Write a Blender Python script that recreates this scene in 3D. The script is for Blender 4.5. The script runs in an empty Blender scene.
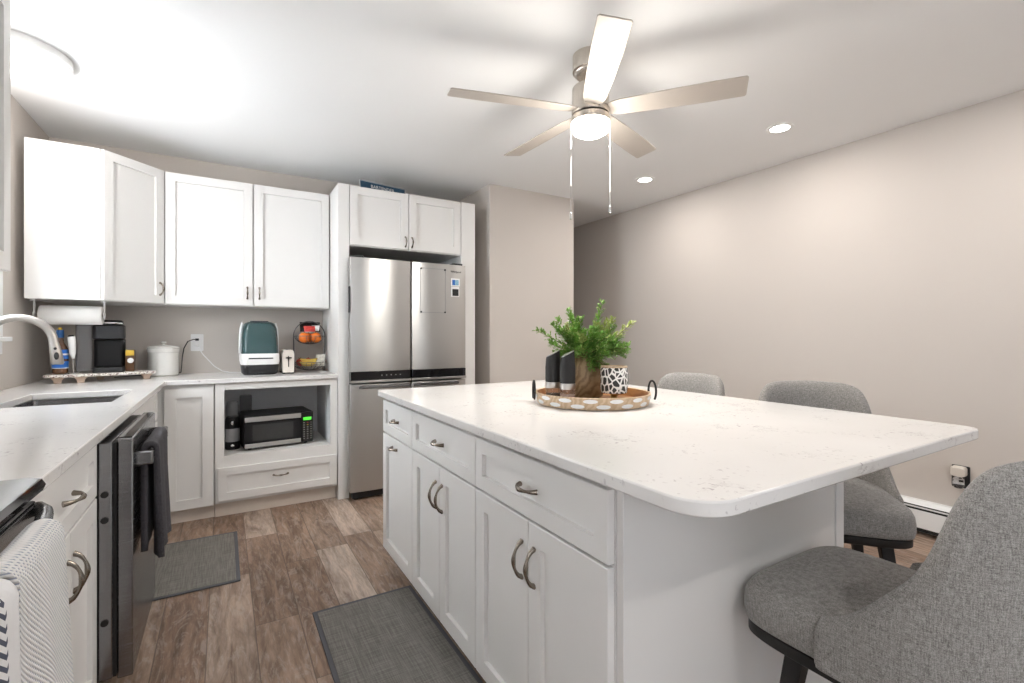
import bpy, bmesh, math, random
from mathutils import Vector, Matrix
PI = math.pi
S = bpy.context.scene
C = S.collection
random.seed(7)

# ------------------------------------------------------------------ camera
F, YAW, H, Y0 = 477.95, math.radians(31.088), 1.198, 335.03
cd = bpy.data.cameras.new('camera'); cam = bpy.data.objects.new('camera', cd); C.objects.link(cam)
cam.location = (0, 0, H); cam.rotation_euler = (PI/2, 0, -YAW)
cd.sensor_width = 36; cd.lens = F/1024*36; cd.shift_y = -(341.5-Y0)/1024
cd.clip_start = .02; cd.clip_end = 100
S.camera = cam
S.view_settings.view_transform = 'Standard'; S.view_settings.look = 'None'
S.view_settings.exposure = 0.60; S.view_settings.gamma = 1; S.view_settings.use_curve_mapping = False

# ------------------------------------------------------------------ world and lights
w = bpy.data.worlds.new('daylight'); S.world = w; w.use_nodes = True
bg = w.node_tree.nodes['Background']; bg.inputs[0].default_value = (.80, .90, 1, 1); bg.inputs[1].default_value = .8

def area(name, loc, rot, sx, sy, power, col=(1, 1, 1), shape='RECTANGLE', spread=PI):
    l = bpy.data.lights.new(name, 'AREA'); l.energy = power; l.color = col; l.shape = shape
    l.size = sx; l.size_y = sy; l.spread = spread
    o = bpy.data.objects.new(name, l); C.objects.link(o); o.location = loc; o.rotation_euler = rot
    return o
# daylight through the sink window, plus fill from added, unseen rear and side openings
area('daylight_sink_window', (-1.20, 2.85, 1.66), (0, -PI/2, 0), .9, 1.1, 30, (.86, .93, 1))
area('added_rear_fill', (1.4, -2.45, 1.25), (PI/2, 0, 0), 3.4, 2.1, 7, (.95, .97, 1))
area('added_side_fill', (-1.20, -1.15, 1.45), (0, -PI/2, 0), 1.3, 1.7, 26, (.93, .96, 1))

CEIL = 2.50

# ------------------------------------------------------------------ materials
def newmat(name):
    m = bpy.data.materials.new(name); m.use_nodes = True
    return m, m.node_tree, m.node_tree.nodes['Principled BSDF']
def mat(name, col, rough=.5, metal=0, spec=.5, noise=0, nscale=30, bump=0, bscale=200, trans=0, ior=1.45, alpha=1, coat=0, emit=None, estr=0, sheen=0):
    m, nt, b = newmat(name)
    c = (*col, 1)
    b.inputs['Base Color'].default_value = c; b.inputs['Roughness'].default_value = rough
    b.inputs['Metallic'].default_value = metal; b.inputs['Specular IOR Level'].default_value = spec
    b.inputs['Transmission Weight'].default_value = trans; b.inputs['IOR'].default_value = ior
    b.inputs['Alpha'].default_value = alpha; b.inputs['Coat Weight'].default_value = coat
    b.inputs['Sheen Weight'].default_value = sheen
    if emit: b.inputs['Emission Color'].default_value = (*emit, 1); b.inputs['Emission Strength'].default_value = estr
    tc = nt.nodes.new('ShaderNodeTexCoord')
    n = nt.nodes.new('ShaderNodeTexNoise'); n.inputs['Scale'].default_value = nscale; n.inputs['Detail'].default_value = 4
    nt.links.new(tc.outputs['Object'], n.inputs['Vector'])
    mx = nt.nodes.new('ShaderNodeMix'); mx.data_type = 'RGBA'
    k = noise
    mx.inputs[6].default_value = (*[max(0, x*(1-k)) for x in col], 1); mx.inputs[7].default_value = (*[min(1, x*(1+k)) for x in col], 1)
    nt.links.new(n.outputs['Fac'], mx.inputs[0]); nt.links.new(mx.outputs[2], b.inputs['Base Color'])
    if bump:
        n2 = nt.nodes.new('ShaderNodeTexNoise'); n2.inputs['Scale'].default_value = bscale; n2.inputs['Detail'].default_value = 3
        nt.links.new(tc.outputs['Object'], n2.inputs['Vector'])
        bp = nt.nodes.new('ShaderNodeBump'); bp.inputs['Strength'].default_value = bump; bp.inputs['Distance'].default_value = .002
        nt.links.new(n2.outputs['Fac'], bp.inputs['Height']); nt.links.new(bp.outputs[0], b.inputs['Normal'])
    return m
def N(nt, t, **k):
    n = nt.nodes.new(t)
    for a, v in k.items(): setattr(n, a, v)
    return n
def math_(nt, op, a, b=None):
    n = N(nt, 'ShaderNodeMath', operation=op)
    for i, v in enumerate((a, b)):
        if v is None: continue
        if isinstance(v, (int, float)): n.inputs[i].default_value = v
        else: nt.links.new(v, n.inputs[i])
    return n.outputs[0]
def ramp(nt, fac, stops):
    r = N(nt, 'ShaderNodeValToRGB')
    while len(r.color_ramp.elements) < len(stops): r.color_ramp.elements.new(.5)
    for e, (p, c) in zip(r.color_ramp.elements, stops): e.position = p; e.color = (*c, 1)
    nt.links.new(fac, r.inputs[0]); return r.outputs[0]

def floor_mat():
    m, nt, b = newmat('vinyl_plank')
    tc = N(nt, 'ShaderNodeTexCoord'); sp = N(nt, 'ShaderNodeSeparateXYZ'); nt.links.new(tc.outputs['Object'], sp.inputs[0])
    X, Y = sp.outputs[0], sp.outputs[1]
    xr = math_(nt, 'DIVIDE', math_(nt, 'SUBTRACT', X, .11), .166)
    row = math_(nt, 'FLOOR', xr); fx = math_(nt, 'FRACT', xr)
    wn = N(nt, 'ShaderNodeTexWhiteNoise', noise_dimensions='1D'); nt.links.new(row, wn.inputs['W'])
    yr = math_(nt, 'DIVIDE', math_(nt, 'ADD', Y, math_(nt, 'MULTIPLY', wn.outputs['Value'], 1.22)), .98)
    colm = math_(nt, 'FLOOR', yr); fy = math_(nt, 'FRACT', yr)
    cv = N(nt, 'ShaderNodeCombineXYZ'); nt.links.new(row, cv.inputs[0]); nt.links.new(colm, cv.inputs[1])
    w2 = N(nt, 'ShaderNodeTexWhiteNoise', noise_dimensions='3D'); nt.links.new(cv.outputs[0], w2.inputs['Vector'])
    # grain stretched along the plank and shifted per plank
    gv = N(nt, 'ShaderNodeCombineXYZ')
    nt.links.new(math_(nt, 'MULTIPLY', X, 9.0), gv.inputs[0]); nt.links.new(math_(nt, 'MULTIPLY', Y, 1.3), gv.inputs[1])
    nt.links.new(math_(nt, 'MULTIPLY', w2.outputs['Value'], 40.0), gv.inputs[2])
    g1 = N(nt, 'ShaderNodeTexNoise'); g1.inputs['Scale'].default_value = 2.2; g1.inputs['Detail'].default_value = 8; g1.inputs['Roughness'].default_value = .62; g1.inputs['Distortion'].default_value = 1.2
    nt.links.new(gv.outputs[0], g1.inputs['Vector'])
    g2 = N(nt, 'ShaderNodeTexNoise'); g2.inputs['Scale'].default_value = 14; g2.inputs['Detail'].default_value = 5; g2.inputs['Distortion'].default_value = .4
    nt.links.new(gv.outputs[0], g2.inputs['Vector'])
    # cathedral rings
    wv = N(nt, 'ShaderNodeTexWave', wave_type='RINGS', rings_direction='SPHERICAL'); wv.inputs['Scale'].default_value = 1.1; wv.inputs['Distortion'].default_value = 9; wv.inputs['Detail'].default_value = 3; wv.inputs['Detail Scale'].default_value = 1.2
    nt.links.new(gv.outputs[0], wv.inputs['Vector'])
    base = ramp(nt, w2.outputs['Value'], [(0, (.20, .122, .080)), (.35, (.30, .198, .138)), (.6, (.375, .268, .198)), (.8, (.25, .165, .115)), (1, (.48, .38, .31))])
    hi = ramp(nt, g1.outputs['Fac'], [(.30, (.42, .34, .30)), (.48, (.95, .95, .95)), (.62, (1.35, 1.38, 1.42))])
    m1 = N(nt, 'ShaderNodeMix', data_type='RGBA', blend_type='MULTIPLY'); m1.inputs[0].default_value = .9
    nt.links.new(base, m1.inputs[6]); nt.links.new(hi, m1.inputs[7])
    wr = ramp(nt, wv.outputs['Fac'], [(0, (.74, .71, .69)), (.35, (1, 1, 1)), (1, (1.08, 1.08, 1.08))])
    m2 = N(nt, 'ShaderNodeMix', data_type='RGBA', blend_type='MULTIPLY'); m2.inputs[0].default_value = .7
    nt.links.new(m1.outputs[2], m2.inputs[6]); nt.links.new(wr, m2.inputs[7])
    fr = ramp(nt, g2.outputs['Fac'], [(.3, (.78, .78, .78)), (.6, (1.08, 1.08, 1.08))])
    m3 = N(nt, 'ShaderNodeMix', data_type='RGBA', blend_type='MULTIPLY'); m3.inputs[0].default_value = .8
    nt.links.new(m2.outputs[2], m3.inputs[6]); nt.links.new(fr, m3.inputs[7])
    sv = N(nt, 'ShaderNodeCombineXYZ'); nt.links.new(math_(nt, 'MULTIPLY', X, 16.0), sv.inputs[0]); nt.links.new(math_(nt, 'MULTIPLY', Y, 3.2), sv.inputs[1]); nt.links.new(math_(nt, 'MULTIPLY', w2.outputs['Value'], 17.0), sv.inputs[2])
    g5 = N(nt, 'ShaderNodeTexNoise'); g5.inputs['Scale'].default_value = 1.3; g5.inputs['Detail'].default_value = 10; g5.inputs['Roughness'].default_value = .75; g5.inputs['Distortion'].default_value = 2.5
    nt.links.new(sv.outputs[0], g5.inputs['Vector'])
    pale = ramp(nt, g5.outputs['Fac'], [(.50, (0, 0, 0)), (.60, (1, 1, 1))])
    m5 = N(nt, 'ShaderNodeMix', data_type='RGBA'); nt.links.new(math_(nt, 'MULTIPLY', pale, .34), m5.inputs[0]); nt.links.new(m3.outputs[2], m5.inputs[6]); m5.inputs[7].default_value = (.56, .49, .44, 1)
    m3 = m5
    ex = math_(nt, 'MINIMUM', fx, math_(nt, 'SUBTRACT', 1.0, fx)); ey = math_(nt, 'MINIMUM', fy, math_(nt, 'SUBTRACT', 1.0, fy))
    sx = math_(nt, 'LESS_THAN', ex, .012); sy = math_(nt, 'LESS_THAN', ey, .0018)
    seam = math_(nt, 'MAXIMUM', sx, sy)
    m4 = N(nt, 'ShaderNodeMix', data_type='RGBA'); nt.links.new(math_(nt, 'MULTIPLY', seam, .7), m4.inputs[0])
    nt.links.new(m3.outputs[2], m4.inputs[6]); m4.inputs[7].default_value = (.10, .07, .05, 1)
    nt.links.new(m4.outputs[2], b.inputs['Base Color'])
    b.inputs['Roughness'].default_value = .42
    bp = N(nt, 'ShaderNodeBump'); bp.inputs['Strength'].default_value = .25; bp.inputs['Distance'].default_value = .002
    nt.links.new(math_(nt, 'SUBTRACT', g2.outputs['Fac'], seam), bp.inputs['Height']); nt.links.new(bp.outputs[0], b.inputs['Normal'])
    return m

def quartz_mat():
    m, nt, b = newmat('white_quartz')
    tc = N(nt, 'ShaderNodeTexCoord')
    n1 = N(nt, 'ShaderNodeTexNoise'); n1.inputs['Scale'].default_value = 3.2; n1.inputs['Detail'].default_value = 9; n1.inputs['Roughness'].default_value = .72; n1.inputs['Distortion'].default_value = .8
    nt.links.new(tc.outputs['Object'], n1.inputs['Vector'])
    v = math_(nt, 'ABSOLUTE', math_(nt, 'SUBTRACT', n1.outputs['Fac'], .5))
    thin = ramp(nt, v, [(0, (1, 1, 1)), (.012, (0, 0, 0))])
    n2 = N(nt, 'ShaderNodeTexNoise'); n2.inputs['Scale'].default_value = 6; n2.inputs['Detail'].default_value = 5
    nt.links.new(tc.outputs['Object'], n2.inputs['Vector'])
    gate = ramp(nt, n2.outputs['Fac'], [(.55, (0, 0, 0)), (.66, (1, 1, 1))])
    vein = math_(nt, 'MULTIPLY', thin, gate)
    n3 = N(nt, 'ShaderNodeTexNoise'); n3.inputs['Scale'].default_value = 70; n3.inputs['Detail'].default_value = 2
    nt.links.new(tc.outputs['Object'], n3.inputs['Vector'])
    fleck = math_(nt, 'MULTIPLY', ramp(nt, n3.outputs['Fac'], [(.62, (0, 0, 0)), (.68, (1, 1, 1))]), ramp(nt, n2.outputs['Fac'], [(.48, (0, 0, 0)), (.62, (1, 1, 1))]))
    n4 = N(nt, 'ShaderNodeTexNoise'); n4.inputs['Scale'].default_value = 2.0; n4.inputs['Detail'].default_value = 4
    nt.links.new(tc.outputs['Object'], n4.inputs['Vector'])
    base = ramp(nt, n4.outputs['Fac'], [(.3, (.74, .72, .70)), (.7, (.80, .785, .77))])
    mx = N(nt, 'ShaderNodeMix', data_type='RGBA'); nt.links.new(math_(nt, 'MULTIPLY', math_(nt, 'MAXIMUM', math_(nt, 'MULTIPLY', vein, .7), fleck), .75), mx.inputs[0])
    nt.links.new(base, mx.inputs[6]); mx.inputs[7].default_value = (.36, .32, .33, 1)
    nt.links.new(mx.outputs[2], b.inputs['Base Color']); b.inputs['Roughness'].default_value = .16
    return m

def steel_mat(name, col=(.62, .61, .60), rough=.28, vertical=True):
    m, nt, b = newmat(name)
    tc = N(nt, 'ShaderNodeTexCoord'); mp = N(nt, 'ShaderNodeMapping')
    mp.inputs['Scale'].default_value = (4, 4, 900) if vertical else (700, 700, 4)
    nt.links.new(tc.outputs['Object'], mp.inputs[0])
    n = N(nt, 'ShaderNodeTexNoise'); n.inputs['Scale'].default_value = 3; n.inputs['Detail'].default_value = 3
    nt.links.new(mp.outputs[0], n.inputs['Vector'])
    mr = N(nt, 'ShaderNodeMapRange'); mr.inputs[3].default_value = rough-.05; mr.inputs[4].default_value = rough+.08
    nt.links.new(n.outputs['Fac'], mr.inputs[0]); nt.links.new(mr.outputs[0], b.inputs['Roughness'])
    c = ramp(nt, n.outputs['Fac'], [(.3, tuple(x*.98 for x in col)), (.7, tuple(min(1, x*1.02) for x in col))])
    nt.links.new(c, b.inputs['Base Color']); b.inputs['Metallic'].default_value = 1
    tg = N(nt, 'ShaderNodeTangent', direction_type='RADIAL', axis='Z'); nt.links.new(tg.outputs[0], b.inputs['Tangent']); b.inputs['Anisotropic'].default_value = .75; b.inputs['Anisotropic Rotation'].default_value = .25 if vertical else 0
    bp = N(nt, 'ShaderNodeBump'); bp.inputs['Strength'].default_value = .02; bp.inputs['Distance'].default_value = .001
    nt.links.new(n.outputs['Fac'], bp.inputs['Height']); nt.links.new(bp.outputs[0], b.inputs['Normal'])
    return m

def fabric_mat(name, c0, c1, scale=260, bump=.5, sheen=.2):
    m, nt, b = newmat(name)
    tc = N(nt, 'ShaderNodeTexCoord'); outs = []
    for sc in ((1, 1, 7), (6, 6, .8)):
        mp = N(nt, 'ShaderNodeMapping'); mp.inputs['Scale'].default_value = sc
        nt.links.new(tc.outputs['Object'], mp.inputs[0])
        n = N(nt, 'ShaderNodeTexNoise'); n.inputs['Scale'].default_value = scale/5; n.inputs['Detail'].default_value = 4; n.inputs['Roughness'].default_value = .7
        nt.links.new(mp.outputs[0], n.inputs['Vector']); outs.append(n.outputs['Fac'])
    n = N(nt, 'ShaderNodeTexNoise'); n.inputs['Scale'].default_value = scale*1.5; nt.links.new(tc.outputs['Object'], n.inputs['Vector'])
    f = math_(nt, 'MULTIPLY', math_(nt, 'ADD', math_(nt, 'ADD', outs[0], outs[1]), n.outputs['Fac']), 1/3)
    c = ramp(nt, f, [(.40, c0), (.60, c1)])
    nt.links.new(c, b.inputs['Base Color']); b.inputs['Roughness'].default_value = .95; b.inputs['Specular IOR Level'].default_value = .15
    b.inputs['Sheen Weight'].default_value = sheen
    bp = N(nt, 'ShaderNodeBump'); bp.inputs['Strength'].default_value = bump; bp.inputs['Distance'].default_value = .0012
    nt.links.new(f, bp.inputs['Height']); nt.links.new(bp.outputs[0], b.inputs['Normal'])
    return m

def weave_mat(name, c0, c1, scale=420, bump=.5):
    m, nt, b = newmat(name)
    tc = N(nt, 'ShaderNodeTexCoord'); sp = N(nt, 'ShaderNodeSeparateXYZ'); nt.links.new(tc.outputs['Object'], sp.inputs[0])
    fs = []
    for sc in ((90, 3, 90), (3, 90, 3)):
        mp = N(nt, 'ShaderNodeMapping'); mp.inputs['Scale'].default_value = sc; nt.links.new(tc.outputs['Object'], mp.inputs[0])
        n = N(nt, 'ShaderNodeTexNoise'); n.inputs['Scale'].default_value = 3; n.inputs['Detail'].default_value = 3
        nt.links.new(mp.outputs[0], n.inputs['Vector']); fs.append(n.outputs['Fac'])
    f = math_(nt, 'MULTIPLY', math_(nt, 'ADD', *fs), .5)
    nt.links.new(ramp(nt, f, [(.38, c0), (.62, c1)]), b.inputs['Base Color']); b.inputs['Roughness'].default_value = .85; b.inputs['Specular IOR Level'].default_value = .2
    bp = N(nt, 'ShaderNodeBump'); bp.inputs['Strength'].default_value = bump; bp.inputs['Distance'].default_value = .001
    nt.links.new(f, bp.inputs['Height']); nt.links.new(bp.outputs[0], b.inputs['Normal'])
    return m

def waffle_mat(name, chevron=False):
    m, nt, b = newmat(name)
    tc = N(nt, 'ShaderNodeTexCoord'); sp = N(nt, 'ShaderNodeSeparateXYZ'); nt.links.new(tc.outputs['Object'], sp.inputs[0])
    if not chevron:
        u = math_(nt, 'MULTIPLY', sp.outputs[1], 2*PI/.0085); v = math_(nt, 'MULTIPLY', sp.outputs[2], 2*PI/.008)
        d = math_(nt, 'MULTIPLY', math_(nt, 'SINE', u), math_(nt, 'SINE', v))
        c = ramp(nt, math_(nt, 'ADD', math_(nt, 'MULTIPLY', d, .5), .5), [(.70, (.80, .79, .78)), (.90, (.34, .37, .46))])
        h = d
    else:
        yy = math_(nt, 'MULTIPLY', sp.outputs[1], 1/.05); tri = math_(nt, 'ABSOLUTE', math_(nt, 'SUBTRACT', math_(nt, 'FRACT', yy), .5))
        z = math_(nt, 'ADD', math_(nt, 'MULTIPLY', sp.outputs[2], 1/.016), math_(nt, 'MULTIPLY', tri, 2.4))
        f = math_(nt, 'FRACT', z)
        band = math_(nt, 'LESS_THAN', math_(nt, 'FRACT', math_(nt, 'MULTIPLY', sp.outputs[1], 1/.10)), .55)
        k = math_(nt, 'MULTIPLY', math_(nt, 'GREATER_THAN', f, .55), band)
        c = ramp(nt, k, [(0, (.78, .78, .79)), (1, (.10, .11, .15))]); h = f
    nt.links.new(c, b.inputs['Base Color']); b.inputs['Roughness'].default_value = .95; b.inputs['Specular IOR Level'].default_value = .1
    bp = N(nt, 'ShaderNodeBump'); bp.inputs['Strength'].default_value = .6; bp.inputs['Distance'].default_value = .003; bp.invert = not chevron
    nt.links.new(h, bp.inputs['Height']); nt.links.new(bp.outputs[0], b.inputs['Normal'])
    return m

def wood_mat(name, c0, c1, scale=8, rings=True):
    m, nt, b = newmat(name)
    tc = N(nt, 'ShaderNodeTexCoord')
    wv = N(nt, 'ShaderNodeTexWave', wave_type='RINGS'); wv.inputs['Scale'].default_value = scale; wv.inputs['Distortion'].default_value = 7; wv.inputs['Detail'].default_value = 3; wv.inputs['Detail Scale'].default_value = 1.4
    mp = N(nt, 'ShaderNodeMapping'); mp.inputs['Location'].default_value = (.05, .12, -.08); mp.inputs['Rotation'].default_value = (1.2, .1, .3)
    nt.links.new(tc.outputs['Object'], mp.inputs[0]); nt.links.new(mp.outputs[0], wv.inputs['Vector'])
    nt.links.new(ramp(nt, wv.outputs['Fac'], [(.1, c0), (.8, c1)]), b.inputs['Base Color']); b.inputs['Roughness'].default_value = .5
    return m

def granite_mat(name):
    m, nt, b = newmat(name)
    tc = N(nt, 'ShaderNodeTexCoord'); n = N(nt, 'ShaderNodeTexVoronoi'); n.inputs['Scale'].default_value = 150
    nt.links.new(tc.outputs['Object'], n.inputs['Vector'])
    nt.links.new(ramp(nt, n.outputs['Color'], [(.25, (.22, .14, .12)), (.4, (.75, .70, .64)), (.9, (.86, .83, .79))]), b.inputs['Base Color'])
    b.inputs['Roughness'].default_value = .3
    return m

def cup_mat(name):   # black and white branching pattern
    m, nt, b = newmat(name)
    tc = N(nt, 'ShaderNodeTexCoord'); n = N(nt, 'ShaderNodeTexVoronoi', feature='DISTANCE_TO_EDGE'); n.inputs['Scale'].default_value = 52
    mp = N(nt, 'ShaderNodeMapping'); mp.inputs['Scale'].default_value = (1, 1, .75); nt.links.new(tc.outputs['Object'], mp.inputs[0])
    nt.links.new(mp.outputs[0], n.inputs['Vector'])
    nt.links.new(ramp(nt, n.outputs['Distance'], [(.10, (.88, .87, .84)), (.14, (.03, .03, .03))]), b.inputs['Base Color'])
    b.inputs['Roughness'].default_value = .5
    return m

M = dict(
    wall=mat('wall_paint', (.60, .548, .502), .75, noise=.02, nscale=2, bump=.08, bscale=300),
    ceil=mat('ceiling_paint', (.88, .88, .875), .85, noise=.01, nscale=2),
    white=mat('cabinet_white', (.78, .765, .745), .34, noise=.012, nscale=3),
    inside=mat('cabinet_interior', (.78, .78, .79), .5, noise=.02),
    trim=mat('trim_white', (.84, .84, .83), .4, noise=.01),
    dark=mat('shadow_gap_black', (.02, .02, .02), .6),
    floor=floor_mat(), quartz=quartz_mat(),
    steel=steel_mat('brushed_steel', (.50, .49, .475), .30), nickelb=mat('fan_blade_silver', (.54, .49, .44), .42, .35, noise=.02), steelh=steel_mat('brushed_steel_dark', (.27, .27, .28), .24),
    nickel=steel_mat('brushed_nickel', (.66, .61, .55), .25, False),
    pull=mat('satin_nickel_pull', (.26, .225, .19), .25, 1, noise=.05),
    chrome=mat('chrome', (.75, .75, .75), .12, 1, noise=.02),
    faucet=mat('faucet_nickel', (.50, .475, .445), .36, 1, noise=.03),
    black=mat('black_plastic', (.012, .012, .013), .38, spec=.3, noise=.1), blackm=mat('black_matte', (.015, .014, .014), .6, noise=.1),
    blackg=mat('black_glass', (.006, .006, .008), .06, noise=.1, coat=.5),
    char=mat('charcoal_plastic', (.028, .028, .030), .45, spec=.35, noise=.1),
    fabric=fabric_mat('grey_tweed', (.13, .122, .115), (.42, .40, .38), 400),
    fabric2=fabric_mat('tan_lining', (.20, .16, .11), (.36, .30, .22)),
    mat_=weave_mat('grey_floor_mat', (.152, .142, .128), (.27, .255, .235)), matedge=mat('mat_binding', (.11, .11, .12), .8, noise=.1, nscale=200),
    towelg=fabric_mat('grey_towel', (.028, .026, .030), (.085, .08, .088), 500, .9, .05),
    waffle=waffle_mat('waffle_towel'), chevron=waffle_mat('chevron_towel', True),
    wood=wood_mat('vase_wood', (.20, .125, .06), (.30, .20, .105), 16), tray=wood_mat('tray_wood', (.48, .34, .21), (.58, .43, .29), 20),
    traydeep=wood_mat('tray_inner', (.26, .10, .03), (.36, .16, .05), 9),
    shell=mat('shell_inlay', (.80, .80, .80), .25, noise=.06, nscale=80),
    paper=mat('paper', (.86, .84, .81), .9, noise=.02, bump=.3, bscale=120), ceramic=mat('white_ceramic', (.80, .78, .74), .2, noise=.02, coat=.4),
    plastic=mat('white_plastic', (.82, .81, .80), .35, noise=.01), almond=mat('almond_plastic', (.70, .64, .57), .4, noise=.02),
    granite=granite_mat('speckled_stone'), leg=mat('riser_wood', (.55, .42, .33), .6, noise=.1),
    cup=cup_mat('branch_pattern'),
    smoke=mat('smoky_plastic', (.22, .22, .23), .08, alpha=.42, noise=.05), mesh=mat('oven_window_mesh', (.05, .05, .05), .2, noise=.1),
    teal=mat('teal_tinted_dome', (.045, .095, .10), .08, alpha=.85, noise=.1, nscale=20),
    glass=mat('clear_glass', (.95, .95, .95), .03, trans=1, noise=0),
    blue=mat('blue_label', (.02, .14, .50), .4, noise=.1), syrup=mat('amber_bottle', (.10, .045, .02), .15, noise=.2, coat=.5),
    bluecap=mat('blue_cap', (.02, .09, .25), .4, noise=.05), yellow=mat('yellow', (.70, .45, .05), .5, noise=.1),
    grn=mat('fern_green', (.20, .38, .075), .55, noise=.45, nscale=18), grn2=mat('fern_yellow_green', (.46, .52, .18), .6, noise=.4, nscale=25), stem=mat('stem_brown', (.13, .10, .04), .7, noise=.2),
    orange=mat('orange_peel', (.85, .20, .02), .45, noise=.15, bump=.4, bscale=400), apple=mat('red_apple', (.45, .03, .02), .3, noise=.4),
    banana=mat('banana_yellow', (.72, .50, .10), .5, noise=.2, nscale=40), wire=mat('wire_grey', (.16, .15, .15), .35, .8, noise=.1),
    gold=mat('brass_feet', (.55, .38, .15), .3, 1, noise=.1), pink=mat('pink_salt', (.75, .52, .45), .6, noise=.4, nscale=300), pepper=mat('peppercorns', (.10, .07, .05), .7, noise=.9, nscale=400),
    acry=mat('grinder_acrylic', (.9, .9, .9), .05, trans=.9, alpha=.45),
    lamp=mat('lamp_glass', (1, 1, 1), .5, emit=(1, .93, .84), estr=9), dome=mat('dome_glass', (1, 1, 1), .5, emit=(1, .98, .95), estr=3.0),
    can=mat('can_lens', (1, 1, 1), .5, emit=(1, .96, .9), estr=14), lcd=mat('green_display', (.02, .1, .02), .4, emit=(.10, .9, .05), estr=.8),
    navy=mat('navy_sign', (.02, .07, .13), .4, noise=.2), photo=mat('photo_prints', (.25, .45, .65), .5, noise=.7, nscale=90), grey=mat('grey_plastic', (.35, .35, .36), .45, noise=.05),
    toe=mat('pale_toe_board', (.74, .66, .58), .6, noise=.05), led=mat('indicator_white', (.5, .5, .5), .5, noise=.01),
    snack=mat('snack_wrapper', (.75, .62, .55), .3, noise=.6, nscale=60), redw=mat('red_wrapper', (.55, .05, .04), .35, noise=.5, nscale=60),
    key=mat('keypad_grey', (.30, .30, .28), .5), redk=mat('keypad_red', (.45, .04, .03), .5), yelk=mat('keypad_yellow', (.5, .40, .03), .5),
)
def daymat():
    m, nt, b = newmat('window_glass'); b.inputs['Transmission Weight'].default_value = 1; b.inputs['Roughness'].default_value = 0; b.inputs['IOR'].default_value = 1.01
    return m
M['pane'] = daymat()

# ------------------------------------------------------------------ mesh helpers
OFF = {}
def link(o, parent=None):
    C.objects.link(o)
    if parent is not None: o.parent = parent
def off(o):
    while o is not None:
        if o.name in OFF: return OFF[o.name]
        o = o.parent
    return Vector((0, 0, 0))
def tag(o, label, cat, group=None):
    o['label'] = label; o['category'] = cat
    if group: o['group'] = group
    return o
def thing(name, label, cat, base=(0, 0, 0), group=None):
    """Empty at the thing's base; children built in world coordinates are shifted onto it."""
    o = bpy.data.objects.new(name, None); C.objects.link(o); o.location = base; o.empty_display_size = .1
    OFF[o.name] = Vector(base); return tag(o, label, cat, group)
def obj(name, bm, m, parent=None, smooth=35, bevel=0, label=None, subsurf=0, base=None):
    bmesh.ops.remove_doubles(bm, verts=bm.verts, dist=1e-6)
    bmesh.ops.recalc_face_normals(bm, faces=bm.faces)
    d = off(parent) if parent is not None else Vector(base or (0, 0, 0))
    if d.length: bmesh.ops.translate(bm, verts=bm.verts, vec=-d)
    me = bpy.data.meshes.new(name); bm.to_mesh(me); bm.free()
    mats = m if isinstance(m, (list, tuple)) else [m]
    for x in mats: me.materials.append(x)
    for p in me.polygons: p.use_smooth = True
    me.set_sharp_from_angle(angle=math.radians(smooth))
    o = bpy.data.objects.new(name, me); link(o, parent)
    if parent is None and base is not None: o.location = base; OFF[o.name] = Vector(base)
    if bevel:
        b = o.modifiers.new('bevel', 'BEVEL'); b.width = bevel; b.segments = 2; b.limit_method = 'ANGLE'; b.angle_limit = math.radians(40); b.harden_normals = False
    if subsurf:
        s = o.modifiers.new('sub', 'SUBSURF'); s.levels = subsurf; s.render_levels = subsurf
    if label: o['label'] = label
    return o
def NB(): return bmesh.new()
def box(bm, x0, x1, y0, y1, z0, z1, mi=0):
    v = [bm.verts.new((x, y, z)) for z in (z0, z1) for x, y in ((x0, y0), (x1, y0), (x1, y1), (x0, y1))]
    for f in ((3, 2, 1, 0), (4, 5, 6, 7), (0, 1, 5, 4), (1, 2, 6, 5), (2, 3, 7, 6), (3, 0, 4, 7)):
        bm.faces.new([v[i] for i in f]).material_index = mi
    return bm
def B(*a): return box(NB(), *a)
def cells(bm, us, vs, inside, w0, w1, axes='xyz', mi=0):
    """slab made of grid cells (holes allowed); axes maps (u,v,w) to x,y,z"""
    idx = {'x': 0, 'y': 1, 'z': 2}; a = [idx[c] for c in axes]
    cache = {}
    def V(i, j, k):
        key = (i, j, k)
        if key not in cache:
            p = [0, 0, 0]; p[a[0]] = us[i]; p[a[1]] = vs[j]; p[a[2]] = (w0, w1)[k]; cache[key] = bm.verts.new(p)
        return cache[key]
    nu, nv = len(us)-1, len(vs)-1
    ins = lambda i, j: 0 <= i < nu and 0 <= j < nv and inside((us[i]+us[i+1])/2, (vs[j]+vs[j+1])/2)
    for i in range(nu):
        for j in range(nv):
            if not ins(i, j): continue
            for k in (0, 1): bm.faces.new([V(i, j, k), V(i+1, j, k), V(i+1, j+1, k), V(i, j+1, k)]).material_index = mi
            if not ins(i-1, j): bm.faces.new([V(i, j, 0), V(i, j+1, 0), V(i, j+1, 1), V(i, j, 1)])
            if not ins(i+1, j): bm.faces.new([V(i+1, j, 0), V(i+1, j+1, 0), V(i+1, j+1, 1), V(i+1, j, 1)])
            if not ins(i, j-1): bm.faces.new([V(i, j, 0), V(i+1, j, 0), V(i+1, j, 1), V(i, j, 1)])
            if not ins(i, j+1): bm.faces.new([V(i, j+1, 0), V(i+1, j+1, 0), V(i+1, j+1, 1), V(i, j+1, 1)])
    return bm
def loft(bm, rings, close=True, cap0=True, cap1=True, mi=0):
    R = [[bm.verts.new(p) for p in r] for r in rings]
    n = len(R[0])
    for a, b in zip(R, R[1:]):
        for i in range(n if close else n-1):
            j = (i+1) % n
            bm.faces.new([a[i], a[j], b[j], b[i]]).material_index = mi
    if cap0: bm.faces.new(R[0][::-1]).material_index = mi
    if cap1: bm.faces.new(R[-1]).material_index = mi
    return R
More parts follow.
